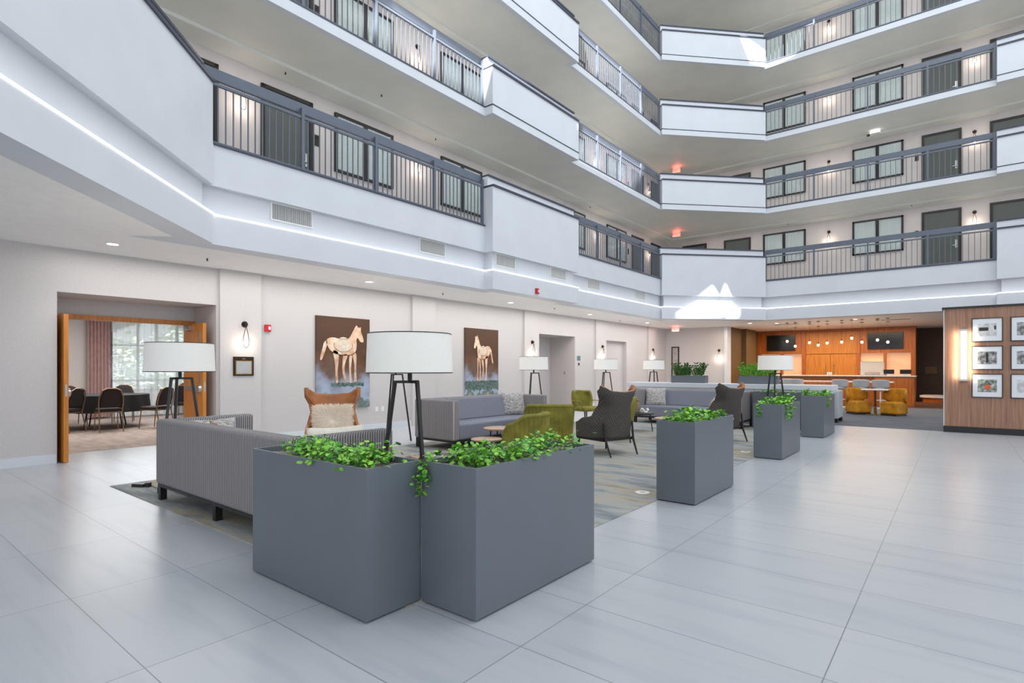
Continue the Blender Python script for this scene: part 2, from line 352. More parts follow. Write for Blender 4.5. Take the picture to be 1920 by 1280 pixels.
struct('wall_fascia', b, 'white')
tag(MB().ribbon(O, .0045, .012, 3.490, 3.510).build('led_strip', 'led'), 'continuous white LED light line running around the atrium fascia', 'led strip')

SOLID = [(s1[0], s1[1]), ((-7.87, 9.13), (-7.87, 12.63)), s3, ((.88, 20.97), (6, 20.97))]
tn = 2
for lv in range(2, 7):
    zf = 4.4+2.6*(lv-2)
    if lv > 2:
        struct('floor_upper_%d' % lv, MB().prism(O+OUT, zf-.1, zf), 'soffit')
        struct('trim_%d' % tn, MB().ribbon(O, -.12, .004, zf-.102, zf+.075), 'white'); tn += 1
        struct('trim_%d' % tn, MB().ribbon(O, -.14, .012, zf+.075, zf+.1), 'navy'); tn += 1
    else:
        struct('floor_upper_2', MB().prism(O+OUT, zf-.1, zf), 'soffit')
        tb = MB()
        for p_, q_ in (((-8.1, 3.36), (-8.1, 9.12)), ((-8.1, 12.64), (-8.1, 18.39)), ((-5.42, 21.2), (.87, 21.2))): tb.ribbon([p_, q_], -.14, .03, zf+.07, zf+.095)
        struct('trim_%d' % tn, tb, 'navy'); tn += 1
    if lv > 5: continue
    bw = MB(); bc = MB()
    for k, (p, q) in enumerate(SOLID):
        z0 = zf+(.06 if lv == 2 else .1); th = .25 if k in (1, 3) else .2
        bw.ribbon([p, q], -th, .0, z0, zf+.91)
        bc.ribbon([p, q], -th-.03, .03, zf+.91, zf+.955)
        bw.ribbon([p, q], -.3, -.15, zf+.955, zf+1.16)
        bc.ribbon([p, q], -.33, -.12, zf+1.16, zf+1.2)
    struct('wall_parapet_%d' % lv, bw, 'white'); struct('trim_%d' % tn, bc, 'navy'); tn += 1
    # corridor walls and ceiling drop
    struct('wall_corridor_left_%d' % lv, MB().box((-11.1, -6, zf), (XW, YF, zf+2.5)), 'wallup')
    struct('wall_corridor_far_%d' % lv, MB().box((-11.1, YF, zf), (6, YF+.2, zf+2.5)), 'wallup')
    struct('ceiling_drop_%d' % lv, MB().ribbon([(XW, -6), (XW, YF), (6, YF)], 0, .5, zf+2.44, zf+2.5), 'soffit')
# added roof out of view blocks the sun; holes shaped for the sun patches
TARGETS = []   # filled below: polygons on the roof plane
ZR = 17.6
def back(p):   # from a sunlit point up the sun's ray to the roof plane
    p = Vector(p); t = (ZR-p.z)/(-SUN.z); q = p-SUN*t; return (q.x, q.y)
holes = [[(-7.75, 18.6, 3.09), (-7.3, 19.1, 3.5), (-7.05, 19.4, 3.8), (-6.75, 19.7, 4.15), (-6.6, 19.9, 3.75), (-6.5, 20.0, 3.09)],
         [(-6.42, 20.05, 3.09), (-6.55, 19.95, 3.75), (-6.45, 20.1, 4.15), (-6.3, 20.2, 3.8), (-6.05, 20.45, 3.3), (-6.1, 20.4, 3.09)],
         [(-6.1, 20.3, 13.35), (-5.75, 20.7, 12.15), (-5.3, 21.2, 12.0), (-4.4, 21.2, 12.2), (-3.6, 21.2, 13.4)],
         [(-8.1, 13.3, 8.3), (-8.1, 12.9, 7.1), (-8.1, 16.2, 7.1), (-8.1, 17.3, 8.3)], [(-8.1, 13.0, 10.95), (-8.1, 13.6, 9.9), (-8.1, 17.0, 9.75), (-8.1, 16.8, 10.95)],
         [(-8.1, 6.6, 8.3), (-8.1, 5.6, 7.4), (-8.1, 9.0, 7.3), (-8.0, 10.3, 7.85), (-8.0, 10.7, 8.3)]]
from mathutils.geometry import tessellate_polygon
outer = [(-11.2, -20), (22, -20), (22, 31), (-11.2, 31)]
loops = [[Vector((x, y, ZR)) for x, y in L] for L in [outer]+[[back(p) for p in h] for h in holes]]
tri = tessellate_polygon(loops); flat = [tuple(v) for L in loops for v in L]
me = bpy.data.meshes.new('sun_mask_roof'); me.from_pydata(flat, [], [tuple(t) for t in tri]); me.materials.append(M['soffit'])
rf = bpy.data.objects.new('sun_mask_roof', me); col.objects.link(rf); rf['kind'] = 'structure'
sd = rf.modifiers.new('s', 'SOLIDIFY'); sd.thickness = .06; sd.offset = 1

# ------------------------------------------------------------------ railings
def railing(name, p, q, zf, nposts, label, nb):
    p = Vector((p[0], p[1], 0)); q = Vector((q[0], q[1], 0)); L = (q-p).length; ang = math.atan2(q.y-p.y, q.x-p.x)
    t = thing(name, label, 'railing', (p.x, p.y, zf), math.degrees(ang), 'balcony railings around the atrium')
    # local: x along, -y towards atrium
    MB().box((0, .1, 1.04), (L, .16, 1.2)).build('handrail', 'rail', t)
    MB().box((0, .03, .93), (L, .07, .97)).build('top_rail', 'rail', t)
    MB().box((0, .03, .1), (L, .07, .14)).build('bottom_rail', 'rail', t)
    pm = None
    for i in range(nposts+1):
        x = .025+i*(L-.05)/nposts
        if pm is None: pm = MB().box((-.025, .02, .1), (.025, .075, 1.1)).build('post', 'rail', t); pm.location.x = x
        else:
            c = pm.copy(); col.objects.link(c); c.location.x = x
    bm_ = None
    for i in range(nb):
        x = (i+.5)*L/nb
        if bm_ is None: bm_ = MB().box((-.008, .042, .12), (.008, .058, .95)).build('baluster', 'rail', t); bm_.location.x = x
        else:
            c = bm_.copy(); col.objects.link(c); c.location.x = x
    return t
ordn = {2: 'second', 3: 'third', 4: 'fourth', 5: 'fifth'}
for lv in range(2, 6):
    zf = 4.4+2.6*(lv-2)
    if lv < 4: railing('balcony_railing', (-8.1, 3.35), (-8.1, 9.12), zf, 4, 'slate metal baluster railing on the %s floor, left side, nearer bay' % ordn[lv], 54)
    railing('balcony_railing', (-8.1, 12.64), (-8.1, 18.38), zf, 4, 'slate metal baluster railing on the %s floor, left side, farther bay' % ordn[lv], 54)
    railing('balcony_railing', (-5.41, 21.2), (.87, 21.2), zf, 4, 'slate metal baluster railing on the %s floor along the far side' % ordn[lv], 46)

# ------------------------------------------------------------------ guest room doors and windows (local: x along wall, -y out of the wall)
def make_door():
    t = thing('door_1', None, None, kind='structure')
    MB().box((-.525, -.04, 0), (-.455, 0, 2.2)).box((.455, -.04, 0), (.525, 0, 2.2)).box((-.525, -.04, 2.13), (.525, 0, 2.2)).build('door_frame', 'black', t)
    lf = MB().box((-.455, -.018, 0), (.455, -.002, 2.13)).build('door_leaf', 'doorgrey', t)
    MB().box((-.42, -.03, .9), (-.36, -.018, 1.16)).cyl((-.39, -.03, .98), (-.39, -.07, .98), .012).bar((-.39, -.07, .98), (-.29, -.07, .98), .02).build('door_handle', 'steel', lf)
    return t
def make_window():
    t = thing('window_1', None, None, kind='structure'); W = .755; z0 = 1.0; z1 = 2.21
    MB().box((-W, -.05, z0), (-W+.06, 0, z1)).box((W-.06, -.05, z0), (W, 0, z1)).box((-W, -.05, z0), (W, 0, z0+.05)).box((-W, -.05, z1-.06), (W, 0, z1)).box((-.05, -.052, z0), (.05, 0, z1)).build('window_frame', 'black', t)
    b = MB()
    for s in (-1, 1):
        x0, x1 = (-W+.06, -.05) if s < 0 else (.05, W-.06)
        b.grid(lambda u, v: (x0+(x1-x0)*u, -.012-.008*math.sin(u*50+s), z0+.05+(z1-z0-.1)*v), 70, 2)
    b.build('curtain', 'curtgreen', t, smooth=True)
    MB().box((-W+.06, -.036, z0+.05), (-.05, -.032, z1-.06)).box((.05, -.036, z0+.05), (W-.06, -.032, z1-.06)).build('pane', 'glass', t)
    return t
PD = make_door(); PW = make_window(); dn = wn = 0
def door_at(loc, rz, mirror=False):
    global dn; dn += 1
    c = PD if dn == 1 else copy_tree(PD); c.name = 'door_%d' % dn; c.location = loc; c.rotation_euler = (0, 0, math.radians(rz))
    if mirror: c.scale.x = -1
def win_at(loc, rz):
    global wn; wn += 1
    c = PW if wn == 1 else copy_tree(PW); c.name = 'window_%d' % wn; c.location = loc; c.rotation_euler = (0, 0, math.radians(rz))
# sconce
def make_sconce():
    t = thing('wall_sconce', '', 'wall lamp')
    MB().cyl((0, 0, 0), (0, -.02, 0), .055, n=20).cyl((0, -.02, 0), (0, -.07, 0), .028, .022).build('wall_plate', 'bronze', t, smooth=True)
    P = []
    for i in range(25):
        a = 2*PI*i/24; r = .012+.055*(1-math.cos(a))/2
        P.append((r*1.15*math.sin(a), -.065, -.04-.19*(1-math.cos(a))))
    MB().tube(P[:-1], .006, 6, closed=True).build('wire_loop', 'bronze', t, smooth=True)
    MB().ball((0, -.065, -.35), .026, .026, .04).cyl((0, -.065, -.33), (0, -.065, -.28), .012).build('bulb', 'bulb', t, smooth=True)
    return t
PS = make_sconce(); nsc = 0
sl = bpy.data.lights.new('sconce_glow', 'POINT'); sl.energy = 2.6; sl.color = (1, .84, .68); sl.shadow_soft_size = .04
def sconce_at(loc, rz, label, glow=True):
    global nsc; nsc += 1
    c = PS if nsc == 1 else copy_tree(PS); c.location = loc; c.rotation_euler = (0, 0, math.radians(rz)); tag(c, label, 'wall lamp', 'pear shaped wire wall sconces')
    if glow:
        l = bpy.data.objects.new('sconce_glow', sl); col.objects.link(l)
        v = Matrix.Rotation(math.radians(rz), 3, 'Z') @ Vector((0, -.13, -.35)); l.location = Vector(loc)+v
def plate_at(loc, rz, label):
    c = thing('room_number_sign', label, 'sign', loc, rz, 'small dark room signs beside the doors')
    MB().box((-.05, -.015, -.11), (.05, 0, .11)).build('sign_plate', 'black', c)
    MB().box((-.03, -.018, .02), (.03, -.014, .08)).build('sign_inset', 'bronze', c)
for lv in range(2, 6):
    zf = 4.4+2.6*(lv-2)+.02; nm = ordn[lv]
    for y in (3.79, 5.6, 12.16, 13.93, 20.54, 22.32):
        if lv > 3 and y < 13: continue
        door_at((XW, y, zf), 90, True)
    for y in (7.38, 10.4, 15.72, 18.76):
        if lv > 3 and y < 13: continue
        win_at((XW, y, zf), 90)
    for x in (-8.76, -6.99, -.42, 1.33): door_at((x, YF, zf), 0)
    for x in (-5.235, -2.205): win_at((x, YF, zf), 0)
    for k, y in enumerate((4.73, 8.88, 17.28, 21.5)):
        if lv > 3 and y < 13: continue
        sconce_at((XW, y, zf+1.98), 90, 'wire pear sconce on the %s floor left corridor wall, %s' % (nm, ('beside the nearest railing end', 'between the two nearer windows', 'between the two farther windows', 'near the far corner')[k]), lv < 5)
    for k, x in enumerate((-3.71, .43)):
        sconce_at((x, YF, zf+1.98), 0, 'wire pear sconce on the %s floor far corridor wall, %s' % (nm, ('between the two windows', 'between the two right hand doors')[k]))
    if lv < 4:
        for y, s in ((6.23, 'beside the first door'), (19.76, 'beside the distant door')): plate_at((XW, y, zf+1.5), 90, 'small dark room sign on the %s floor left wall, %s' % (nm, s))
    for x, s in ((-7.8, 'between the two corner doors'), (-6.33, 'right of the corner doors'), (-1.08, 'left of the grey door')):
        if lv < 4: plate_at((x, YF, zf+1.5), 0, 'small dark sign on the %s floor far wall, %s' % (nm, s))
for k, (y, s) in enumerate(((4.75, 'above the framed sign near the meeting room'), (13.38, 'left of the second doorway'), (17.6, 'behind the fourth lamp along the wall'), (21.85, 'near the far left corner'))):
    sconce_at((XW+.06, y, 2.14), 90, 'wire pear sconce on the lobby left wall, '+s)
sconce_at((-7.72, YF, 2.1), 0, 'wire pear sconce on the lobby end wall above the white partition')
# exit signs
def exit_sign(loc, rz, label, drop=.0):
    t = thing('exit_sign', label, 'exit sign', loc, rz, 'red exit signs')
    MB().box((-.15, -.02, -.2), (.15, .02, 0)).build('sign_body', 'plastic' , t)
    cu = bpy.data.curves.new('letters', 'FONT'); cu.body = 'EXIT'; cu.size = .15; cu.align_x = 'CENTER'; cu.align_y = 'CENTER'; cu.extrude = .003
    tmp = bpy.data.objects.new('tmp', cu); me = bpy.data.meshes.new_from_object(tmp); bpy.data.objects.remove(tmp)
    me.materials.clear(); me.materials.append(M['exit']); e = bpy.data.objects.new('letters', me); col.objects.link(e); e.parent = t
    e.location = (0, -.024, -.1); e.rotation_euler = (PI/2, 0, 0)
    l = bpy.data.lights.new('exit_glow', 'POINT'); l.energy = 2.5; l.color = (1, .1, .06); l.shadow_soft_size = .08
    lo = bpy.data.objects.new('exit_glow', l); col.objects.link(lo); lo.location = (loc[0]+.1, loc[1]-.15, loc[2]-.1)
exit_sign((-9.13, 22.2, 3.085), 15, 'small red exit sign hanging under the lobby ceiling at the far corner')
exit_sign((-8.9, 21.75, 6.9), 15, 'red exit sign hanging from the second floor corridor ceiling corner')
exit_sign((-8.9, 21.75, 9.5), 15, 'red exit sign hanging from the third floor corridor ceiling corner')

# fascia grilles
def grille(loc, rz, w, label):
    t = thing('air_grille', label, 'vent', loc, rz, 'rectangular air grilles along the left fascia')
    MB().box((-w/2, -.02, -.14), (w/2, 0, -.12)).box((-w/2, -.02, .12), (w/2, 0, .14)).box((-w/2, -.02, -.12), (-w/2+.02, 0, .12)).box((w/2-.02, -.02, -.12), (w/2, 0, .12)).build('grille_frame', 'plastic', t)
    MB().box((-w/2+.02, -.004, -.12), (w/2-.02, -.001, .12)).build('grille_back', 'black', t)
    b = MB(); n = int(w/.022)
    for i in range(n): x = -w/2+.03+i*(w-.06)/(n-1); b.box((x-.004, -.014, -.12), (x+.004, -.006, .12))
    b.build('louvre', 'plastic', t)
for x, y, s in ((-8.2, 4.655, 'largest and nearest'), (-8.2, 7.655, 'second nearest'), (-7.97, 9.68, 'left one on the projecting bay'), (-7.97, 11.8, 'right one on the projecting bay'), (-8.2, 13.95, 'first beyond the projecting bay'), (-8.2, 16.97, 'farthest from the camera')):
    grille((x, y, 3.765), 90, .71, 'white louvred air grille above the light line, '+s)
def alarm(loc, label):
    t = thing('fire_alarm', label, 'fire alarm', loc, 90, 'red fire alarm strobes')
    MB().box((-.055, -.05, -.065), (.055, 0, .065)).build('alarm_body', 'red', t, bevel=.006)
    MB().box((0, -.06, -.03), (.04, -.05, .03)).build('strobe_lens', 'plastic', t)
alarm((XW, 5.2, 2.1), 'red fire alarm strobe on the wall between the wire sconce and the left horse painting'); alarm((-7.87, 10.73, 3.2), 'red fire alarm strobe on the white fascia below the light line')
# downlights
DL = [(-9.17, 2.54), (-9.17, 6.86), (-9.17, 11.36), (-9.17, 15.41), (-9.17, 19.6), (-6.18, 22.2), (-5.41, 23.0), (-2.81, 22.74)]
dlt = ['above the meeting room doorway', 'in front of the left horse painting', 'past the right horse painting', 'by the second doorway', 'near the far left corner', 'before the bar pillar', 'beside the ceiling diffuser at the bar', 'in front of the bar']
pd_ = None
for k, (x, y) in enumerate(DL):
    if pd_ is None:
        pd_ = thing('ceiling_downlight', '', 'downlight', (x, y, ZC)); MB().lathe([(.085, -.008), (.095, 0), (.07, 0), (.07, -.008)], 24).build('trim_ring', 'plastic', pd_)
        MB().lathe([(.001, -.005), (.07, -.005), (.07, -.002)], 24).build('lens', 'lamp', pd_); c = pd_
    else: c = copy_tree(pd_)
    c.location = (x, y, ZC); tag(c, 'round recessed downlight in the lobby ceiling '+dlt[k], 'downlight', 'recessed lobby downlights')
    l = bpy.data.lights.new('downlight_beam', 'SPOT'); l.energy = 30; l.spot_size = math.radians(125); l.spot_blend = .8; l.color = (1, .96, .92); l.shadow_soft_size = .07
    lo = bpy.data.objects.new('downlight_beam', l); col.objects.link(lo); lo.location = (x, y, ZC-.03)
sp = None
for k, (x, y, z) in enumerate([(-9.2, 3.8, ZC), (-9.22, 8.94, ZC), (-9.0, 13.15, ZC), (-9.45, 17.95, ZC), (-9.7, 5.38, 6.84), (-9.09, 7.1, 6.9), (-9.7, 9.17, 6.84), (-9.7, 16.3, 6.84), (-5.0, 22.9, 6.84), (-1.2, 22.9, 6.84)]):
    if sp is None:
        sp = thing('ceiling_sprinkler', '', 'sprinkler'); MB().lathe([(.03, -.004), (.03, 0), (.001, 0)], 14).build('escutcheon', 'plastic', sp); MB().cyl((0, 0, -.04), (0, 0, 0), .01).cyl((0, 0, -.045), (0, 0, -.04), .018).build('sprinkler_head', 'bronze', sp); c = sp
    else: c = copy_tree(sp)
    c.location = (x, y, z); tag(c, 'small sprinkler head under the %s, number %d from the camera' % ('lobby ceiling along the left wall', k+1) if z < 4 else 'small sprinkler head under the second floor corridor ceiling, '+['nearest one', 'second nearest one', 'above the first solid bay', 'above the farther left windows', 'above the far left window', 'above the far grey door'][k-4], 'sprinkler', 'ceiling sprinkler heads')
for x, y, s in ((-5.2, 23.6, 'left'), (-1.7, 23.7, 'right')):
    c = thing('air_diffuser', 'slim dark ceiling air diffuser before the bar, %s one of two' % s, 'vent', (x, y, ZC), 0, 'ceiling diffusers before the bar')
    MB().box((-.45, -.12, -.012), (.45, .12, 0)).build('diffuser_frame', 'plastic', c); MB().box((-.42, -.08, -.016), (.42, -.02, -.011)).box((-.42, .02, -.016), (.42, .08, -.011)).build('slot', 'black', c)
c = thing('ceiling_camera_box', 'small white box with a dark dome camera under the third floor slab', 'security camera', (-2.2, 22.6, 9.44), 0)  # housing of the dome camera
MB().box((-.15, -.1, -.06), (.15, .1, 0)).build('housing', 'plastic', c, bevel=.01); MB().ball((-.2, 0, -.05), .05).build('camera_dome', 'blackplastic', c, smooth=True)

# ------------------------------------------------------------------ planters with ivy
def leafcloud(b, spots, size, rnd, n_per=1):
    for (x, y, z) in spots:
        for _ in range(n_per):
            s = size*rnd.uniform(.6, 1.25); yaw = rnd.uniform(0, 2*PI); pit = rnd.uniform(-.9, .7); rol = rnd.uniform(-.5, .5)
            R = Euler((pit, rol, yaw)).to_matrix(); px = Vector((x, y, z))
            pts = [(0, 0, 0), (.42*s, .25*s, .06*s), (.5*s, .62*s, .05*s), (.22*s, .95*s, -.02*s), (0, .82*s, -.05*s), (-.22*s, .95*s, -.02*s), (-.5*s, .62*s, .05*s), (-.42*s, .25*s, .06*s)]
            b.add([px+R @ Vector(p) for p in pts], [(0, 1, 2, 3, 4), (0, 4, 5, 6, 7)])
def planter(cx, cy, lx, ly, h, label, name='planter_box', z0=0, pebble=True, grp='slate metal planter boxes'):
    t = thing(name, label, 'planter', (cx, cy, z0), 0, grp)
    hx, hy = lx/2, ly/2; e = .012
    b = MB().box((-hx, -hy, .012), (hx, hy, h-.13))
    b.box((-hx, -hy, h-.13), (hx, -hy+e, h)).box((-hx, hy-e, h-.13), (hx, hy, h)).box((-hx, -hy+e, h-.13), (-hx+e, hy-e, h)).box((hx-e, -hy+e, h-.13), (hx, hy-e, h))
    b.build('box', 'planter', t); MB().box((-hx+.03, -hy+.03, 0), (hx-.03, hy-.03, .012)).build('base', 'black', t)
    rnd = random.Random(int(cx*100+cy*10))
    s = MB().grid(lambda u, v: (-hx+e+(lx-2*e)*u, -hy+e+(ly-2*e)*v, h-.045+.012*rnd.random()), 24, 24)
    s.build('gravel', 'soil', t, smooth=True)
    return t
def ivy(cx, cy, lx, ly, h, label, n, seed, tall=.12, edge=(), size=.034, matn='leaf', fill=.8):
    rnd = random.Random(seed); t = thing('trailing_ivy', label, 'plant', (cx, cy, h-.04), 0, 'ivy growing in the planter boxes')
    f = MB(); st = MB(); spots = []
    clumps = [(rnd.uniform(-.5, .5)*lx*fill, rnd.uniform(-.5, .5)*ly*fill, rnd.uniform(.05, tall)) for _ in range(max(6, n//26))]
    for i in range(n):
        c = rnd.choice(clumps); sp = .055
        x = min(max(c[0]+rnd.gauss(0, sp), -lx/2-.02), lx/2+.02); y = min(max(c[1]+rnd.gauss(0, sp), -ly/2-.02), ly/2+.02)
        spots.append((x, y, rnd.random()*c[2]+.015))
    for c in clumps:
        for k in range(3):
            a = rnd.uniform(0, 2*PI); r = rnd.uniform(.02, .07); st.tube([(c[0], c[1], 0), (c[0]+r*.5*math.cos(a), c[1]+r*.5*math.sin(a), c[2]*.6), (c[0]+r*math.cos(a), c[1]+r*math.sin(a), c[2])], .002, 4)
    st.tube([(c[0], c[1], .004) for c in sorted(clumps)], .002, 4)
    for (x, y, dx, dy, ln) in edge:   # strands that fall over the rim
        P = [(clumps[0][0], clumps[0][1], .004), (x, y, .03), (x+dx*.05, y+dy*.05, .06), (x+dx*.09, y+dy*.09, .02)]+[(x+dx*(.1+.02*math.sin(k*2)), y+dy*.1+.02*math.sin(k*1.7), .02-ln*k/5) for k in range(1, 6)]
        st.tube(P, .002, 4)
        for p in P[1:]: spots += [(p[0]+rnd.gauss(0, .012), p[1]+rnd.gauss(0, .012), p[2]+rnd.gauss(0, .01)) for _ in range(5)]
    leafcloud(f, spots, size, rnd); st.build('stem', 'stem', t); f.build('foliage', matn, t)
    return t
H = .818
PL = [(-3.043, 1.99, 1.226, .385, 'front left slate planter', 'A', 1050, []),
      (-2.203, 2.785, .426, 1.226, 'front right slate planter', 'B', 1050, [(-.185, -.56, -.15, -.85, .17), (-.14, -.56, -.1, -.85, .09)]),
      (-2.21, 5.97, .4, 1.2, 'third slate planter before the nearer wing chair', 'C', 420, [(.1, .5, .5, .9, .06)]),
      (-2.215, 9.46, .4, 1.2, 'fourth slate planter beyond the third', 'D', 360, [(-.12, -.52, 0, -.9, .16), (.13, -.4, .9, 0, .2), (.13, -.1, .9, 0, .2)]),
      (-2.215, 12.74, .4, 1.2, 'farthest slate planter beside the bar carpet', 'E', 320, [(.13, -.3, .9, 0, .2)]),
      (-3.05, 13.52, 1.22, .39, 'slate planter running across behind the fourth one', 'G', 300, [])]
for cx, cy, lx, ly, lab, k, n, ed in PL:
    planter(cx, cy, lx, ly, H, lab)
    ivy(cx, cy, lx, ly, H, 'green ivy growing in the '+lab, n, ord(k), edge=ed, size=.031 if k in 'AB' else .045, tall=.13)

# ------------------------------------------------------------------ sofas (front is -y)
def make_sofa():
    t = thing('sofa', '', 'sofa'); W = 2.63; D = .95; hw = W/2; hd = D/2
    MB().box((-hw, hd-.17, .17), (hw, hd, .83)).build('backrest', 'stripe', t, bevel=.03, smooth=True)
    for s in (-1, 1):
        MB().box((-hw if s < 0 else hw-.15, -hd, .17), (-hw+.15 if s < 0 else hw, hd-.171, .83)).build('armrest', 'stripe', t, bevel=.028, smooth=True)
    MB().box((-hw+.152, -hd+.005, .172), (hw-.152, hd-.172, .43)).build('seat', 'seat', t, bevel=.03, smooth=True)
    MB().add([(-hw+.155, hd-.175, .43), (hw-.155, hd-.175, .43), (hw-.155, hd-.34, .43), (-hw+.155, hd-.34, .43), (-hw+.155, hd-.175, .815), (hw-.155, hd-.175, .815), (hw-.155, hd-.22, .8), (-hw+.155, hd-.22, .8)], [(0,3,2,1),(4,5,6,7),(0,1,5,4),(1,2,6,5),(2,3,7,6),(3,0,4,7)]).build('back_cushion', 'seat', t, bevel=.02, smooth=True)
    MB().box((-hw+.02, -hd+.02, .14), (hw-.02, hd-.02, .168)).build('base_frame', 'black', t)
    for x in (-hw+.05, 0, hw-.05):
        for y in (-hd+.05, hd-.05): MB().box((x-.03, y-.03, .006), (x+.03, y+.03, .14)).build('leg', 'black', t)
    return t
sf = make_sofa(); sf.location = (-5.115, 2.625, 0); sf.rotation_euler.z = PI; tag(sf, 'grey striped sofa seen from behind, next to the front left planter', 'sofa', 'grey striped lounge sofas')
place(sf, (-6.825, 7.715, 0), 90, 'grey striped sofa facing right, below the two horse paintings')
place(sf, (-5.035, 13.22, 0), 0, 'grey striped sofa facing the camera, in front of the white partition')
def pillow_mesh(w, h, t, n=16):
    def fn(sgn):
        def g(u, v):
            x = (u-.5)*w; y = (v-.5)*h; a = max(0, 1-abs(2*u-1)**3.5)*max(0, 1-abs(2*v-1)**3.5); k = 1-.08*(1-abs(2*u-1))*0
            px = x*(1-.07*(1-abs(2*v-1))**.7*abs(2*u-1)); py = y*(1-.07*(1-abs(2*u-1))**.7*abs(2*v-1))
            return (px, sgn*t/2*a**.6, py)
        return g
    return MB().grid(fn(1), n, n).grid(fn(-1), n, n)
def cushion(loc, rx, rz, w, h, t, m, label, cat='cushion', group='patterned cushions on the lounge seats', name='throw_cushion'):
    o = pillow_mesh(w, h, t).build(name, m, smooth=True, angle=80); o.location = loc; o.rotation_euler = Euler((math.radians(rx), 0, math.radians(rz)), 'XYZ')
    return tag(o, label, cat, group)
cushion((-6.14, 2.62, .60), -20, 90, .48, .46, .14, 'pillow', 'patterned cushion leaning on the left arm of the sofa seen from behind')
cushion((-5.72, 2.50, .62), -20, 165, .44, .44, .13, 'pillowtan', 'blush marbled cushion beside the patterned one on the sofa seen from behind')
cushion((-6.92, 6.72, .63), -22, 172, .46, .44, .13, 'pillow', 'pale patterned cushion against the near arm of the sofa below the paintings')
cushion((-6.93, 8.68, .65), -14, 60, .5, .46, .14, 'pillow', 'square patterned cushion at the far end of the sofa below the paintings')
cushion((-5.95, 13.22, .64), -18, 25, .5, .46, .13, 'pillow', 'black and white patterned cushion at the left end of the far sofa')
cushion((-4.08, 13.2, .65), -18, -30, .48, .46, .13, 'pillow', 'patterned cushion at the right end of the far sofa beside the far wing chair')
o = MB().grid(lambda u, v: (-4.55+.62*u, 2.5+.5*v, .60+.12*math.sin(3*u+2*v)*v+.06*math.sin(9*u)*.3+.2*v*u), 20, 16).build('knit_throw', 'cream', smooth=True)
sd = o.modifiers.new('s', 'SOLIDIFY'); sd.thickness = .04; tag(o, 'cream throw bunched on the seat of the sofa seen from behind', 'throw')
o.location.z = -.2
cushion((-4.15, 2.78, .62), -15, 75, .5, .48, .14, 'cream', 'cream cushion showing above the right arm of the sofa seen from behind')

# ------------------------------------------------------------------ lamps
def make_lamp():
    t = thing('floor_lamp', '', 'lamp')
    sh = MB()
    sh.lathe([(.35, 1.31), (.338, 1.625), (.334, 1.625), (.346, 1.31)], 56)
    sh.v = sh.v; sh.f = [f for f in sh.f if len(f) == 4]; sh.m = [0]*len(sh.f)
    s = sh.build('lamp_shade', 'shade', t, smooth=True, angle=60)
    MB().lathe([(.352, 1.306), (.352, 1.314), (.345, 1.314), (.345, 1.306)], 56).build('lower_trim', 'legblack', s)
    s2 = MB(); s2.tube([(.3385*math.cos(2*PI*i/48), .3385*math.sin(2*PI*i/48), 1.625) for i in range(48)], .004, 6, closed=True); s2.build('upper_trim', 'legblack', s)
    MB().lathe([(.001, 1.325), (.334, 1.325), (.334, 1.332), (.001, 1.332)], 40).build('diffuser', 'shade', s)
    MB().cyl((0, 0, 1.235), (0, 0, 1.33), .018).build('stem', 'legblack', t, smooth=True)
    fr = MB()
    for k in range(3):
        a = 2*PI*k/3; fr.bar((0, 0, 1.235), (.125*math.cos(a), .125*math.sin(a), 1.235), .028, .022)
    fr.build('top_bracket', 'legblack', t)
    for k in range(3):
        a = 2*PI*k/3; MB().bar((.118*math.cos(a), .118*math.sin(a), 1.24), (.28*math.cos(a), .28*math.sin(a), .008), .026, .026).build('leg', 'legblack', t)
    return t
LP = [(-3.50, 3.02, 'nearest tripod floor lamp, standing behind the two front planters', -11), (-6.80, 2.52, 'tripod floor lamp before the meeting room doors', 55), (-8.0, 6.57, 'tripod floor lamp almost hidden behind the nearest lamp, by the horse painting', 60),
      (-7.97, 10.76, 'tripod floor lamp right of the right horse painting', 40), (-8.09, 14.49, 'tripod floor lamp behind the green armchairs', 20), (-7.97, 17.54, 'tripod floor lamp beyond the left end of the white partition', 60), (-3.06, 12.86, 'tripod floor lamp between the far sofa and the farthest planters', 40)]
pl = bpy.data.lights.new('lamp_bulb', 'POINT'); pl.energy = 7; pl.color = (1, .93, .85); pl.shadow_soft_size = .08
for k, (x, y, lab, rz) in enumerate(LP):
    if k == 0: l0 = make_lamp(); c = l0
    else: c = copy_tree(l0)
    c.location = (x, y, .006); c.rotation_euler.z = math.radians(rz); tag(c, lab, 'lamp', 'white drum shade tripod floor lamps')
    if y > 14.2: c.location.z = 0
    l = bpy.data.objects.new('lamp_bulb', pl); col.objects.link(l); l.location = (x, y, 1.48)

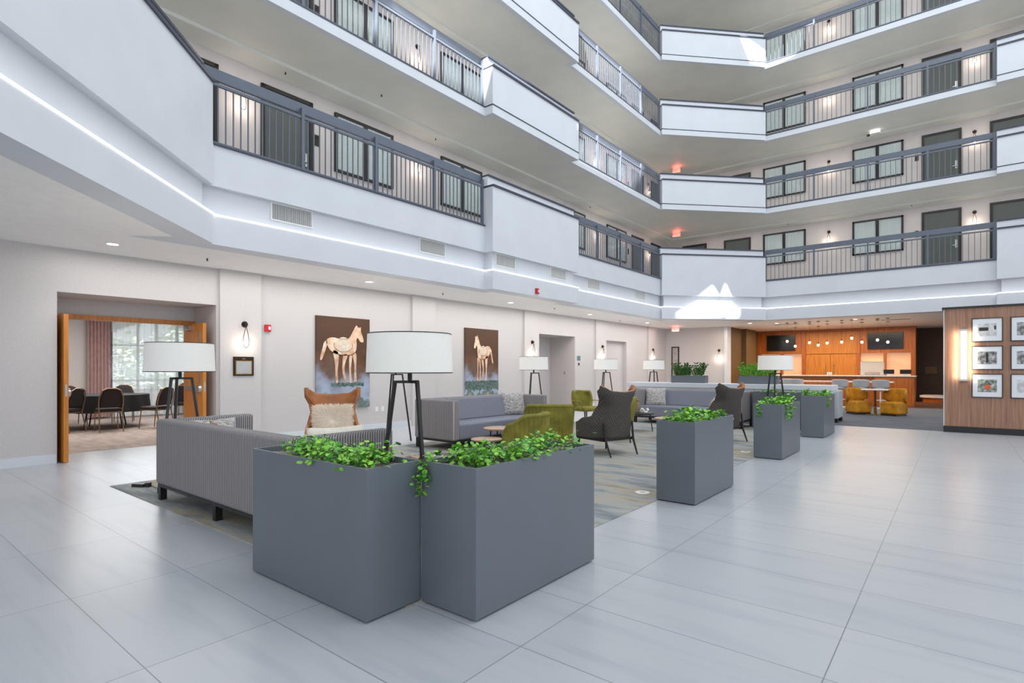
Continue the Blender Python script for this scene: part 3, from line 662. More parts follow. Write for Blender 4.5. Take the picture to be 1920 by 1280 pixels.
# ------------------------------------------------------------------ wing chairs (front -y)
def lerp(t, pts):
    for (a, va), (b_, vb) in zip(pts, pts[1:]):
        if t <= b_: 
            s = (t-a)/(b_-a); s = s*s*(3-2*s); return va+(vb-va)*s
    return pts[-1][1]
def make_wing():
    t = thing('wing_chair', '', 'armchair')
    def fn(u, v):
        a = abs(2*u-1); sg = 1 if u > .5 else -1
        h = lerp(a, [(0, .985), (.2, 1.0), (.40, 1.065), (.46, 1.09), (.52, 1.02), (.60, .78), (.68, .60), (.8, .585), (1, .50)])
        z = .27+(h-.27)*v
        W = lerp(z, [(.25, .32), (.5, .33), (.66, .285), (.78, .255), (.88, .30), (.97, .36), (1.09, .375)])
        if a < .5:
            x = W*math.sin(a/.5*PI/2*.97); y = .30-.13*(a/.5)**2.2
        else:
            s = (a-.5)/.5; x = W+(.34-W)*s+.02*math.sin(PI*s); y = .17-.50*s
        lean = .13*max(0, z-.3)/.8*(1 if a < .5 else max(0, 1-(a-.5)/.2))
        horn = -.07*max(0, (z-.85)/.24)*(a/.47)**2 if a < .56 else 0
        return (sg*x, y+lean+horn, z)
    o = MB().grid(fn, 61, 22).build('shell', ['quilt', 'tan', 'tan'], t, smooth=True, angle=180)
    uv = o.data.uv_layers.new(name='UVMap')
    for pg in o.data.polygons:
        for li, vi in zip(pg.loop_indices, pg.vertices):
            i_ = vi % 61; uv.data[li].uv = (i_/60*2.1, o.data.vertices[vi].co.z)
    s = o.modifiers.new('s', 'SOLIDIFY'); s.thickness = .05; s.offset = -1; s.material_offset = 1; s.material_offset_rim = 1
    o['label'] = 'shell quilted charcoal outside and tan leather inside'
    MB().box((-.29, -.32, .27), (.29, .24, .44)).build('seat', 'tan', t, bevel=.05, smooth=True)
    MB().box((-.32, -.33, .235), (.32, -.29, .27)).box((-.32, .24, .235), (.32, .28, .27)).box((-.33, -.33, .235), (-.29, .28, .27)).box((.29, -.33, .235), (.33, .28, .27)).build('base_frame', 'darkwood', t)
    for x in (-1, 1):
        MB().cyl((x*.30, -.30, .25), (x*.31, -.31, .006), .019, .012, 10).build('leg', 'darkwood', t, smooth=True)
        MB().cyl((x*.31, .27, .52), (x*.30, .30, .25), .016, .019, 10).cyl((x*.30, .30, .25), (x*.29, .40, .006), .019, .012, 10).build('leg', 'darkwood', t, smooth=True)
    return t
wc = make_wing(); wc.location = (-6.5, 4.28, .0); wc.rotation_euler.z = math.radians(58); tag(wc, 'wing chair facing the camera showing its tan leather inside, by the left horse painting', 'armchair', 'quilted wing chairs with tan leather inside')
place(wc, (-4.37, 7.83, .0), -106, 'quilted wing chair seen from behind, between the green tub chair and the third planter')
place(wc, (-3.48, 10.5, .0), -106, 'quilted wing chair seen from behind, between the third and fourth planters')
def fur_pillow(loc, rx, rz, w, h, t_, label, n):
    th = thing('sheepskin_cushion', label, 'cushion', loc, 0, 'fluffy cushions on the wing chairs'); th.rotation_euler = Euler((math.radians(rx), 0, math.radians(rz)), 'XYZ')
    pillow_mesh(w, h, t_).build('cushion_body', 'cream', th, smooth=True, angle=80)
    rnd = random.Random(3); b = MB()
    for i in range(n):
        u = rnd.uniform(-.49, .49); v = rnd.uniform(-.49, .49); a = max(0, 1-abs(2*u)**3.5)*max(0, 1-abs(2*v)**3.5)
        p = Vector((u*w, -t_/2*a**.6, v*h)); r = Vector((u, 0, v+.02)); r = r.normalized() if r.length else Vector((1, 0, 0))
        d = (r*rnd.uniform(.02, .045)+Vector((rnd.gauss(0, .008), -rnd.uniform(.006, .02), rnd.gauss(0, .008)-.006)))
        s = Vector((-d.z, 0, d.x)).normalized()*.0035
        b.add([p-s, p+s, p+d], [(0, 1, 2)])
    b.build('fur', 'fur', th)
fur_pillow((-6.42, 4.22, .66), -14, 58, .5, .42, .16, 'fluffy sheepskin cushion on the tan wing chair facing the camera', 5200)
fur_pillow((-4.37, 7.83, .62), -20, -106, .42, .36, .16, 'beige fluffy cushion on the wing chair beside the green tub chair', 900)
fur_pillow((-3.48, 10.5, .62), -20, -106, .44, .38, .16, 'beige fluffy cushion on the far wing chair behind the third planter', 900)

# ------------------------------------------------------------------ olive tub chairs with channel backs
def make_tub():
    t = thing('tub_chair', '', 'armchair')
    def fn(r0, amp):
        def g(u, v):
            th = math.radians(-38+256*u); a = abs(2*u-1)
            h = lerp(a, [(0, .70), (.45, .69), (.8, .56), (1, .42)])
            z = .03+(h-.03)*v; r = r0*(1-.10*(1-v))+amp*(abs(math.sin(17*th)))**.6
            return (r*math.cos(th), r*math.sin(th)*.95, z)
        return g
    o = MB().grid(fn(.38, .012), 220, 14).build('shell', 'velvet', t, smooth=True, angle=180)
    s = o.modifiers.new('s', 'SOLIDIFY'); s.thickness = .07; s.offset = -1
    MB().lathe([(.05, .10), (.30, .10), (.325, .16), (.325, .38), (.30, .42), (.1, .435)], 32).build('seat', 'velvet', t, smooth=True)
    MB().lathe([(.30, .006), (.30, .03), (.05, .03)], 32).build('plinth', 'black', t)
    # rounded rolled edge
    P = []
    for i in range(61):
        u = i/60; th = math.radians(-38+256*u); a = abs(2*u-1); h = lerp(a, [(0, .70), (.45, .69), (.8, .56), (1, .42)]); P.append((.36*math.cos(th), .36*math.sin(th)*.95, h-.01))
    MB().tube(P, .036, 10).build('rolled_edge', 'velvet', t, smooth=True)
    return t
tc_ = make_tub(); tc_.location = (-4.92, 6.42, 0); tc_.rotation_euler.z = math.radians(-75); tag(tc_, 'olive velvet tub chair with vertical channels, nearer of the two', 'armchair', 'olive channel back tub chairs')
c = place(tc_, (-5.62, 8.05, 0), -140, 'larger looking olive velvet tub chair behind the nearer one'); c.scale = (1.14, 1.14, 1.03)
def make_green():
    t = thing('accent_armchair', '', 'armchair')
    def fn(u, v):
        a = 2*u-1; z = .36+.46*v; W = .30*(1-.55*abs(v-.55)**2.2*2)
        return (W*math.sin(a*PI/2), .26-.24*abs(a)**2.4+.06*v, z)
    o = MB().grid(fn, 30, 16).build('backrest', 'velvet', t, smooth=True, angle=180); s = o.modifiers.new('s', 'SOLIDIFY'); s.thickness = .06
    MB().box((-.28, -.30, .34), (.28, .22, .45)).build('seat', 'velvet', t, bevel=.045, smooth=True)
    for x in (-1, 1):
        MB().tube([(x*.31, -.22, .35), (x*.33, -.22, .56), (x*.33, -.18, .585), (x*.31, .14, .58)], .011, 8).build('arm_frame', 'brass', t, smooth=True)
        for y in (-.24, .2): MB().cyl((x*.24, y, .34), (x*.28, y*1.2, .006), .018, .012, 10).build('leg', 'darkwood', t, smooth=True)
    return t
ga = make_green(); ga.location = (-6.95, 11.45, 0); ga.rotation_euler.z = math.radians(75); tag(ga, 'olive armchair with brass arms before the second doorway', 'armchair', 'olive armchairs with brass arms')
place(ga, (-4.92, 9.32, 0), -70, 'olive armchair mostly hidden behind the nearer quilted wing chair')

# ------------------------------------------------------------------ low tables and objects
def round_table(name, x, y, r, h, m, label, legs=3, th=.025):
    t = thing(name, label, 'table', (x, y, 0), 0)
    MB().lathe([(r-.012, 0), (r, .008), (r, th), (r-.01, th+.004), (.001, th+.004)], 40, (0, 0, h-th)).build('table_top', m, t, smooth=True)
    for k in range(legs):
        a = 2*PI*k/legs+.4; MB().cyl((r*.75*math.cos(a), r*.75*math.sin(a), h-th), (r*.9*math.cos(a), r*.9*math.sin(a), .006), .012, .010, 10).build('leg', 'black', t)
    return t
round_table('coffee_table', -5.38, 11.0, .36, .40, 'darkwood', 'low dark round table holding a glass jar and a white knot')
round_table('side_table', -5.72, 6.82, .27, .40, 'tablewood', 'light wood round table, higher one beside the nearer tub chair')
round_table('side_table', -5.55, 6.30, .24, .29, 'tablewood', 'light wood round table, lower one beside the nearer tub chair')
round_table('side_table', -4.25, 10.2, .34, .40, 'tablewood', 'light round table behind the third planter')
round_table('side_table', -3.95, 3.78, .36, .47, 'darkwood', 'dark round table behind the nearest lamp with a small succulent')
t = thing('glass_jar', 'tall amber glass jar on the low dark table behind the quilted chair', 'jar', (-5.40, 11.05, .40))
MB().lathe([(.05, 0), (.065, .02), (.065, .17), (.05, .2), (.028, .22), (.028, .25)], 20).build('jar_body', 'amber', t, smooth=True); MB().lathe([(.03, .25), (.034, .252), (.034, .27), (.01, .28)], 16).build('stopper', 'brass', t, smooth=True)
b = MB(); b.tube([(.07*math.cos(a)*(1+.3*math.cos(3*a)), .07*math.sin(a), .06+.035*math.sin(3*a)) for a in [2*PI*i/40 for i in range(40)]], .02, 10, closed=True)
o = b.build('ceramic_knot', 'plastic', smooth=True); o.location = (-5.22, 11.0, .395); tag(o, 'white ceramic knot on the low dark table beside the glass jar', 'ornament')
t = thing('potted_succulent', 'tiny dark succulent in a white bowl on the table behind the front planters', 'plant', (-3.86, 3.68, .474))
MB().lathe([(.03, 0), (.045, .02), (.055, .05), (.045, .052), (.01, .045)], 20).build('bowl', 'plastic', t, smooth=True)
b = MB()
for i in range(16):
    a = i*2.4; r = .055*(.4+.6*i/16); b.cyl((.01*math.cos(a), .01*math.sin(a), .045), (r*math.cos(a), r*math.sin(a), .125-.04*i/16), .008, .001, 6)
b.build('leaves', 'leafdark', t, smooth=True)
b = MB(); rr = random.Random(5)
for i in range(7): b.ball((rr.gauss(0, .05), rr.gauss(0, .03), .02), .03, .025, .02)
o = b.build('shell_garland', 'pillowtan', smooth=True); o.location = (-4.06, 3.62, .473); tag(o, 'pale pink decorative shells lying on the dark table beside the nearest lamp legs', 'ornament')
for x, y, s in ((-2.66, 5.57, 'left of the third planter'), (-2.66, 9.33, 'left of the fourth planter')):
    t = thing('floor_outlet', 'white round floor outlet cover in the carpet '+s, 'floor outlet', (x, y, .006), 0, 'round floor outlet covers')
    MB().lathe([(.08, 0), (.078, .006), (.001, .008)], 28).build('cover_plate', 'plastic', t, smooth=True); MB().lathe([(.03, .006), (.028, .010), (.001, .010)], 20).build('lid', 'steel', t)
t = thing('power_adapter', 'black power adapter with a cord on the carpet left of the sofa', 'adapter', (-7.25, 2.28, .006), 30)
MB().box((-.09, -.04, 0), (.06, .04, .035)).box((.07, -.03, 0), (.12, .02, .05)).build('adapter_body', 'blackplastic', t, bevel=.006)
MB().tube([(.12, 0, .02), (.22, -.05, .01), (.34, -.12, .01), (.42, -.16, .02), (.47, -.2, .1), (.5, -.24, .22)], .005, 6).build('cord', 'blackplastic', t, smooth=True)
for y in (7.7, 7.86):
    t = thing('wall_outlet', 'white wall outlet under the left horse painting, %s one' % ('left' if y < 7.8 else 'right'), 'outlet', (XW, y, .45), 90, 'white wall outlets'); MB().box((-.035, -.006, -.057), (.035, 0, .057)).build('outlet_plate', 'plastic', t, bevel=.002); MB().box((-.015, -.008, .01), (.015, -.005, .035)).box((-.015, -.008, -.035), (.015, -.005, -.01)).build('socket', 'mat', t)

# ------------------------------------------------------------------ horse paintings and signs (on the left wall, local x along wall to the right in the photo, -y outward)
def horse_polys():
    body = [(-.30, .26), (-.33, .33), (-.29, .40), (-.20, .42), (-.08, .39), (.03, .38), (.10, .42), (.15, .52), (.20, .60), (.23, .66), (.26, .60), (.33, .63), (.31, .57), (.35, .46), (.38, .36), (.34, .33), (.29, .36), (.25, .44), (.23, .38), (.24, .28), (.22, .16), (.12, .10), (-.02, .10), (-.14, .12), (-.24, .16)]
    tail = [(-.30, .36), (-.36, .33), (-.39, .2), (-.44, .02), (-.40, .0), (-.35, .14), (-.31, .26)]
    legs = [[(-.22, .2), (-.1, .16), (-.10, .02), (-.125, -.2), (-.10, -.40), (-.15, -.40), (-.16, -.2), (-.17, 0)], [(-.02, .12), (.08, .12), (.02, -.02), (.0, -.16), (.05, -.36), (.08, -.40), (.02, -.40), (-.04, -.18), (-.03, .0)],
            [(.09, .12), (.16, .12), (.13, -.05), (.125, -.22), (.15, -.40), (.10, -.40), (.09, -.2)], [(.14, .14), (.23, .16), (.23, 0), (.22, -.18), (.24, -.38), (.18, -.40), (.19, -.2), (.19, -.02)]]
    def smooth(P):
        for _ in range(2):
            Q = []
            for i in range(len(P)):
                a, c = P[i], P[(i+1) % len(P)]; Q += [(a[0]*.75+c[0]*.25, a[1]*.75+c[1]*.25), (a[0]*.25+c[0]*.75, a[1]*.25+c[1]*.75)]
            P = Q
        return P
    return [smooth(P) for P in [body, tail]+legs]
def painting(y0, y1, z0, z1, m, flip, label):
    t = thing('horse_painting', label, 'painting', (XW, (y0+y1)/2, (z0+z1)/2), 90, 'horse paintings on the lobby wall'); W = y1-y0; Hh = z1-z0
    MB().box((-W/2, -.045, -Hh/2), (W/2, -.003, Hh/2)).build('canvas', m, t)
    b = MB(); sx = W*1.02*(-.72 if flip else 1); sz = Hh*.62
    for P in horse_polys():
        pts = [(x*sx+(.02 if flip else 0), z*sz-.02+(.06 if not flip else .03)) for x, z in P]; n = len(pts)
        b.add([(x, -.048, z) for x, z in pts], [tuple(range(n))])
    b.build('painted_horse', 'horse', t)
    c = MB()
    for P in horse_polys()[:1]:
        pts = [(x*sx+(.02 if flip else 0), -.0495, z*sz-.02+(.06 if not flip else .03)) for x, z in P]
        c.tube(pts[6:30], .004, 4); c.tube(pts[40:62], .004, 4); c.tube(pts[-30:-4], .005, 4)
    cx = (-.02 if not flip else .03)*1.0; c.tube([(cx+.17*sx*math.cos(a), -.0495, (.27+.12*math.sin(a))*sz+.05) for a in [PI*.9+i*PI*1.2/16 for i in range(17)]], .004, 4)
    MB().lathe([(.001, 0), (.13*abs(sx), 0), (.13*abs(sx), .001)], 28).build('pale_flank', mat('pale_flank_paint', (222, 206, 184), .6, noise=.12, scale=14), t).matrix_local = Matrix.Translation((cx, -.0485, .27*sz+.05)) @ Matrix.Rotation(PI/2, 4, 'X')
    c.build('brush_lines', 'rust', t)
    g = MB(); rr = random.Random(9); n = 26
    top = [((-.5 if flip else -.24)*W+W*(1.0 if flip else .62)*i/n, -.40*sz+.01+.035*rr.random()+(.03 if not flip else 0)) for i in range(n+1)]
    pts = top+[(x, z-(.30 if flip else .09)*(.7+.3*rr.random())) for x, z in reversed(top)]
    g.add([(x, -.0485, z) for x, z in pts], [tuple(range(len(pts)))]); g.build('painted_ground', 'mossy', t)
painting(6.19, 7.48, .52, 2.415, 'canvas1', False, 'tall painting of a pale horse facing right, left one of the two')
painting(10.49, 11.82, .52, 2.415, 'canvas2', True, 'tall painting of a pale horse turned left, right one of the two')
t = thing('framed_sign', 'dark framed sign with a grey panel below the first wall sconce', 'sign', (XW+.06, 4.73, 1.39), 90)
MB().box((-.18, -.02, -.17), (.18, 0, .17)).build('sign_frame', 'bronze', t); MB().box((-.145, -.024, -.145), (.145, -.019, .10)).build('inner_frame', 'brass', t); MB().box((-.13, -.027, -.13), (.13, -.022, .085)).build('sign_panel', 'steel', t); MB().box((-.03, -.023, .125), (.03, -.019, .14)).build('sign_tab', 'brass', t)
t = thing('restroom_sign', 'small teal sign plate right of the second doorway', 'sign', (XW, 16.1, 1.6), 90); MB().box((-.1, -.01, .02), (.1, 0, .18)).build('sign_plate', mat('teal_plate', (86, 120, 130), .4)); MB().ball((0, -.01, -.1), .05, .02, .05).build('round_badge', 'navy', t, smooth=True)
bpy.data.objects['sign_plate' if False else t.name].location = (XW, 16.1, 1.6)
for ob in bpy.data.objects:
    if ob.name.startswith('sign_plate') and ob.parent is None: ob.parent = t
t = thing('wall_picture', 'narrow dark framed picture near the far left corner of the lobby', 'picture', (-9.6, YF, 1.55), 0); MB().box((-.17, -.03, -.75), (.17, 0, .75)).build('picture_frame', 'bronze', t); MB().box((-.12, -.034, -.7), (.12, -.029, .7)).build('picture_panel', 'pillow', t)

# ------------------------------------------------------------------ meeting room doorway, doors and room
b = MB().box((-10.99, 2.108, 2.13), (-10.90, 4.29, 2.21)).box((-10.99, 2.108, 0), (-10.90, 2.17, 2.13)).box((-10.99, 4.2, 0), (-10.90, 4.29, 2.13)); struct('trim_%d' % tn, b, 'oak'); tn += 1
def leaf(name, y, x0, x1, label, side):
    t = thing(name, label, 'door', (0, 0, 0), kind='structure')
    MB().box((x0, y-.028, .01), (x1, y+.028, 2.13)).build('door_leaf', 'oak', t)
    MB().box((x0+.08, y+side*.03, .98), (x1-.08, y+side*.055, 1.04)).build('panic_bar', 'steel', t)
    MB().cyl((x1-.12, y+side*.028, 1.0), (x1-.12, y+side*.07, 1.0), .075, .06, 20).box((x1-.13, y+side*.028, 1.1), (x1-.11, y+side*.045, 2.0)).build('door_handle', 'steel', t, smooth=True)
    MB().box((x0+.1, y+side*.03, 2.02), (x0+.35, y+side*.07, 2.1)).build('door_closer', 'steel', t)
    MB().box((x1-.002, y-.012, .95), (x1+.004, y+.012, 1.12)).build('latch_plate', 'steel', t)
dn += 1; leaf('door_%d' % dn, 2.19, -10.9, -9.93, '', 1)
dn += 1; leaf('door_%d' % dn, 4.12, -10.88, -10.08, '', -1)
# second doorway door and panel
dn += 1; t = thing('door_%d' % dn, kind='structure', label=None, cat=None); MB().box((-11.05, 13.9, 0), (-11.02, 15.0, 2.25)).box((-11.05, 15.0, 0), (-11.01, 15.08, 2.3)).build('door_leaf', 'oak', t); MB().box((-11.02, 14.8, 1.0), (-10.99, 14.86, 1.1)).build('door_handle', 'steel', t)
t = thing('thermostat', 'tiny grey switch on the deep reveal of the second doorway', 'switch', (-10.45, 15.87, 1.2), 0); MB().box((-.03, -.012, -.05), (.03, 0, .05)).build('switch_plate', 'grate', t)
# meeting room shell
XM = -18.0
b = MB()
b.box((XM-.2, -1, 0), (XM, 4.95, 3)).box((XM-.2, 7.2, 0), (XM, 10, 3)).box((XM-.2, 4.95, 0), (XM, 7.2, .7)).box((XM-.2, 4.95, 2.75), (XM, 7.2, 3))
N = 16
for i in range(N):
    y0 = 4.95+2.25*i/N; y1 = 4.95+2.25*(i+1)/N; ym = (y0+y1)/2; z = 2.3+.38*(1-((ym-6.075)/1.125)**2); b.box((XM-.2, y0, z), (XM, y1, 2.76))
struct('wall_meeting_far', b, 'wall')
struct('wall_meeting_left', MB().box((-18.2, -1.2, 0), (-11.05, -1, 3)), 'wall'); struct('wall_meeting_right', MB().box((-18.2, 10, 0), (-11.05, 10.2, 3)), 'wall')
struct('ceiling_meeting', MB().box((-18.2, -1.2, 2.95), (-11.05, 10.2, 3.05)), 'ceiling')
wn += 1; t = thing('window_%d' % wn, None, None, kind='structure')
b = MB()
for y in (4.98, 5.62, 6.08, 6.62, 7.17): b.box((XM-.15, y-.03, .7), (XM-.08, y+.03, 2.66))
for z in (.74, 1.02, 2.0): b.box((XM-.15, 4.95, z-.025), (XM-.08, 7.2, z+.025))
b.build('window_frame', 'rail', t); MB().box((XM-.13, 4.95, .7), (XM-.12, 7.2, 2.7)).build('pane', 'glass', t)
def drape(name, y0, y1, m, label, n, x=XM+.12, amp=.05, cat='curtain'):
    o = MB().grid(lambda u, v: (x+amp*math.sin(u*n*2*PI)*(.8+.2*v), y0+(y1-y0)*u, .05+2.75*v), n*8+1, 6).build(name, m, smooth=True, angle=180); return tag(o, label, cat)
drape('window_drape', 4.38, 4.92, 'curtain', 'dusty rose floor length drape at the left of the meeting room window', 7)
drape('sheer_curtain', 4.9, 7.6, 'sheer', 'white sheer curtain drawn across the arched meeting room window', 16, x=XM+.28, amp=.03)
struct('floor_outside', MB().box((-40, -20, -.6), (-18.3, 40, -.4)), mat('lawn', (120, 140, 90), .9, noise=.2))
rnd = random.Random(11)
for k, (x, y, h, s) in enumerate(((-26, 7.5, 3.4, 'left of the middle mullion'), (-27, 10.5, 4.2, 'seen through the right half of the window'), (-25, 9.0, 2.0, 'low between the other two'))):
    t = thing('garden_tree', 'pale green tree outside the arched window, '+s, 'tree', (x, y, -.4), 0, 'trees outside the meeting room window'); MB().cyl((0, 0, 0), (0, 0, h*.5), .09, .06).build('trunk', 'bronze', t)
    f = MB(); leafcloud(f, [(rnd.gauss(0, .7), rnd.gauss(0, .7), h*.6+rnd.gauss(0, h*.16)) for _ in range(500)], .22, rnd); f.build('foliage', 'trunk', t)
def make_banquet():
    t = thing('banquet_chair', '', 'chair')
    def bk(u, v):
        a = 2*u-1; w = .20*(1-.25*max(0, v-.6)/.4) ; z = .52+.36*v
        ztop = .02*0; return (a*w, .20+.09*v+.02*(1-a*a), z+(.035*(1-a*a) if v > .8 else 0))
    o = MB().grid(bk, 12, 10).build('backrest', 'chairfab', t, smooth=True, angle=180); s = o.modifiers.new('s', 'SOLIDIFY'); s.thickness = .045
    MB().box((-.21, -.22, .43), (.21, .2, .5)).build('seat', 'chairfab', t, bevel=.03, smooth=True)
    P = [(-.20, .20, .42), (-.215, .235, .6), (-.21, .27, .74), (-.16, .30, .88), (-.08, .31, .925), (.08, .31, .925), (.16, .30, .88), (.21, .27, .74), (.215, .235, .6), (.20, .20, .42)]
    MB().tube(P, .012, 8).build('back_frame', 'gold', t, smooth=True)
    MB().tube([(-.06, .295, .90), (-.05, .285, .87), (.05, .285, .87), (.06, .295, .90)], .010, 6).build('handle', 'gold', t, smooth=True)
    MB().bar((-.21, -.21, .42), (.21, -.21, .42), .02).bar((-.21, .2, .42), (.21, .2, .42), .02).bar((-.21, -.21, .42), (-.21, .2, .42), .02).bar((.21, -.21, .42), (.21, .2, .42), .02).build('seat_frame', 'gold', t)
    for x in (-1, 1):
        MB().cyl((x*.2, -.2, .42), (x*.21, -.25, .004), .012, .011, 8).build('leg', 'gold', t, smooth=True)
        MB().cyl((x*.2, .2, .42), (x*.21, .29, .004), .012, .011, 8).build('leg', 'gold', t, smooth=True)
    return t
def round_banquet(x, y, r, label):
    t = thing('banquet_table', label, 'table', (x, y, 0), 0, 'round banquet tables in the meeting room')
    MB().lathe([(r, 0), (r, .025), (.01, .025)], 40, (0, 0, .72)).build('table_top', 'tablewood', t)
    for k in range(4):
        a = k*PI/2+.4; MB().cyl((.35*math.cos(a), .35*math.sin(a), .72), (.5*math.cos(a), .5*math.sin(a), .004), .015).build('leg', 'legblack', t)
    o = MB(); o.grid(lambda u, v: ((r+.012+(.02+.03*math.sin(u*2*PI*14))*(1-v))*math.cos(2*PI*u), (r+.012+(.02+.03*math.sin(u*2*PI*14))*(1-v))*math.sin(2*PI*u), .38+.37*v), 112, 5, wrap=True)
    o.lathe([(r+.012, .748), (r+.01, .752), (.001, .752)], 40); c = o.build('tablecloth', 'clothblack', smooth=True); c.location = (x, y, 0); tag(c, 'black cloth on the '+label, 'tablecloth', 'black tablecloths in the meeting room')
round_banquet(-15.3, 4.1, .84, 'round meeting room table nearest the open doors')
round_banquet(-15.95, 6.6, .76, 'round meeting room table farther in')
bc0 = None
for x, y, rz, s in ((-14.2, 3.86, -95, 'back to the lobby, centre of the near table'), (-14.6, 3.2, -55, 'at the near left of the near table'), (-14.15, 4.75, -62, 'turned sideways at the right of the near table'), (-16.35, 4.75, 70, 'on the far side of the near table, right one'), (-16.45, 3.75, 95, 'on the far side of the near table, left one'),
                    (-15.15, 5.85, -150, 'leaning into the near side of the farther table'), (-14.9, 6.6, -90, 'at the farther table beside the right door leaf'), (-17.1, 6.6, 90, 'beyond the farther table under the window'), (-15.2, 2.95, -20, 'half hidden by the left door leaf')):
    if bc0 is None: bc0 = make_banquet(); c = bc0
    else: c = copy_tree(bc0)
    c.location = (x, y, .003); c.rotation_euler.z = math.radians(rz); tag(c, 'banquet chair with champagne frame '+s, 'chair', 'banquet chairs in the meeting room')

# ------------------------------------------------------------------ walnut picture wall
struct('wall_walnut', MB().box((-.225, 15.03, .13), (6, 15.33, 2.61)), 'walnut')
struct('baseboard_walnut', MB().box((-.235, 15.015, 0), (6, 15.34, .13)), 'black'); struct('trim_%d' % tn, MB().box((-.26, 14.99, 2.61), (6, 15.37, 2.65)), 'black'); tn += 1
struct('trim_%d' % tn, MB().box((-.235, 15.025, .13), (-.22, 15.335, 2.61)), 'white'); tn += 1
t = thing('linear_wall_light', 'tall vertical glowing tube light in a steel cradle on the walnut wall', 'wall lamp', (.1, 15.03, 1.63), 0)
MB().box((-.075, -.03, -.54), (.075, 0, .54)).build('back_plate', 'steel', t); MB().cyl((0, -.075, -.53), (0, -.075, .53), .045, n=20).build('tube', mat('frosted_tube', (255, 250, 246), .3, emit=1.1, ecol=(255, 250, 250)), t, smooth=True)
MB().box((-.06, -.13, -.54), (.06, -.03, -.50)).box((-.06, -.13, .50), (.06, -.03, .54)).build('end_cap', 'steel', t)
for sx in (-.12, .12):
    area('tube_glow', (.1+sx, 14.93, 1.63), (math.radians(90), 0, 0), .04, 1.0, 2.6, (1, .82, .6))
mono = mat('monochrome_print', (190, 190, 190), .4, c2=(14, 14, 16), scale=15, detail=8); mono2 = mat('pale_monochrome_print', (222, 222, 222), .4, c2=(170, 170, 172), scale=12, detail=8)
tint = mat('tinted_print', (196, 206, 190), .4, c2=(40, 46, 40), scale=16, detail=7)
names = {(0, 0): 'with a faint sketch of two dark blocks', (0, 1): 'with a dense black and white view', (0, 2): 'showing a small green roofed stall', (1, 0): 'with a grey figure study', (1, 1): 'with a dark banded landscape', (1, 2): 'with an orange shape on grey'}
for cx_ in range(2):
    for ry in range(3):
        x = .475+cx_*.605; z = 2.145-ry*.575
        lab = 'black framed photograph with white mount, %s' % (names.get((cx_, ry)) or 'third column from the light, row %s' % ('top', 'middle', 'bottom')[ry])
        t = thing('framed_photograph', lab, 'picture', (x, 15.03, z), 0, 'framed photographs on the walnut wall')
        MB().box((-.245, -.03, -.245), (.245, -.002, -.23)).box((-.245, -.03, .23), (.245, -.002, .245)).box((-.245, -.03, -.23), (-.23, -.002, .23)).box((.23, -.03, -.23), (.245, -.002, .23)).build('picture_frame', 'black', t)
        MB().box((-.23, -.018, -.23), (.23, -.003, .23)).build('mount', 'mat', t)
        pr = MB().box((-.15, -.021, -.13), (.15, -.018, .13)).build('print', [mono2, mono, tint][ry] if cx_ == 0 else [mono, mono, mono2][ry], t)
        d = MB(); 
        if (cx_, ry) == (0, 0): d.box((-.13, -.023, -.02), (.02, -.021, .05)).box((.11, -.023, .0), (.14, -.021, .08)).build('dark_shapes', 'legblack', t)
        elif (cx_, ry) == (0, 2):
            d.add([(-.06, -.023, .02), (.08, -.023, .02), (.03, -.023, .08), (-.02, -.023, .08)], [(0, 1, 2, 3)]).build('green_roof', 'mossy', t); MB().box((-.04, -.0235, -.07), (.05, -.021, .02)).build('stall_front', 'orange', t)
        elif (cx_, ry) == (1, 2): d.ball((.05, -.02, .0), .09, .004, .05).build('orange_shape', 'orange', t, smooth=True)
        else: d.box((-.02, -.023, -.1), (.02, -.021, .03)).ball((0, -.022, .05), .025, .002, .03).build('dark_figure', 'legblack', t)

# ------------------------------------------------------------------ white partition with troughs
t = thing('low_partition', 'long white topped low partition behind the far sofa', 'partition', (-4.67, 14.4, 0))
MB().box((-2.45, -.22, 0), (2.45, .22, .80)).build('partition_body', 'grate', t); MB().box((-2.49, -.28, .80), (2.49, .28, .85)).build('cornice', 'white', t); MB().box((-2.52, -.31, .85), (2.52, .31, .97)).build('top_slab', 'white', t, bevel=.01)
def trough(x, label, seed, ferny):
    t = thing('planter_trough', label, 'planter', (x, 14.38, .97), 0, 'slate troughs on the white partition')
    MB().box((-.45, -.13, 0), (.45, .13, .15)).box((-.45, -.13, .15), (.45, -.118, .195)).box((-.45, .118, .15), (.45, .13, .195)).box((-.45, -.13, .15), (-.438, .13, .195)).box((.438, -.13, .15), (.45, .13, .195)).build('trough', 'planter', t)
    rnd = random.Random(seed); p = thing('trough_plant', 'leafy stems in the '+label, 'plant', (x, 14.38, 1.12), 0, 'plants in the slate troughs')
    st = MB(); f = MB()
    for i in range(38):
        x0 = rnd.uniform(-.38, .38); a = rnd.uniform(-.9, .9); L = rnd.uniform(.16, .34); dy = rnd.uniform(-.08, .08)
        P = [(x0+L*.5*a*(k/5)**1.4, dy*k/5, L*k/5) for k in range(6)]; st.tube(P, .005, 5)
        for k in range(1, 6):
            for sgn in (-1, 1):
                q = P[k]; f.add([q, (q[0]+sgn*.04, q[1]+.014, q[2]+.02), (q[0]+sgn*.075, q[1], q[2]+.055), (q[0]+sgn*.016, q[1]-.01, q[2]+.045)], [(0, 1, 2, 3)])
    st.build('stem', 'stem', p); f.build('foliage', 'leafdark' if not ferny else 'leaf', p)
trough(-5.53, 'slate trough, left one on the white partition', 4, False); trough(-3.80, 'slate trough, right one on the white partition behind the lamp', 8, True)
t = thing('lounge_settee', 'pale settee end showing past the right end of the white partition', 'sofa', (-3.05, 16.1, 0), 180)
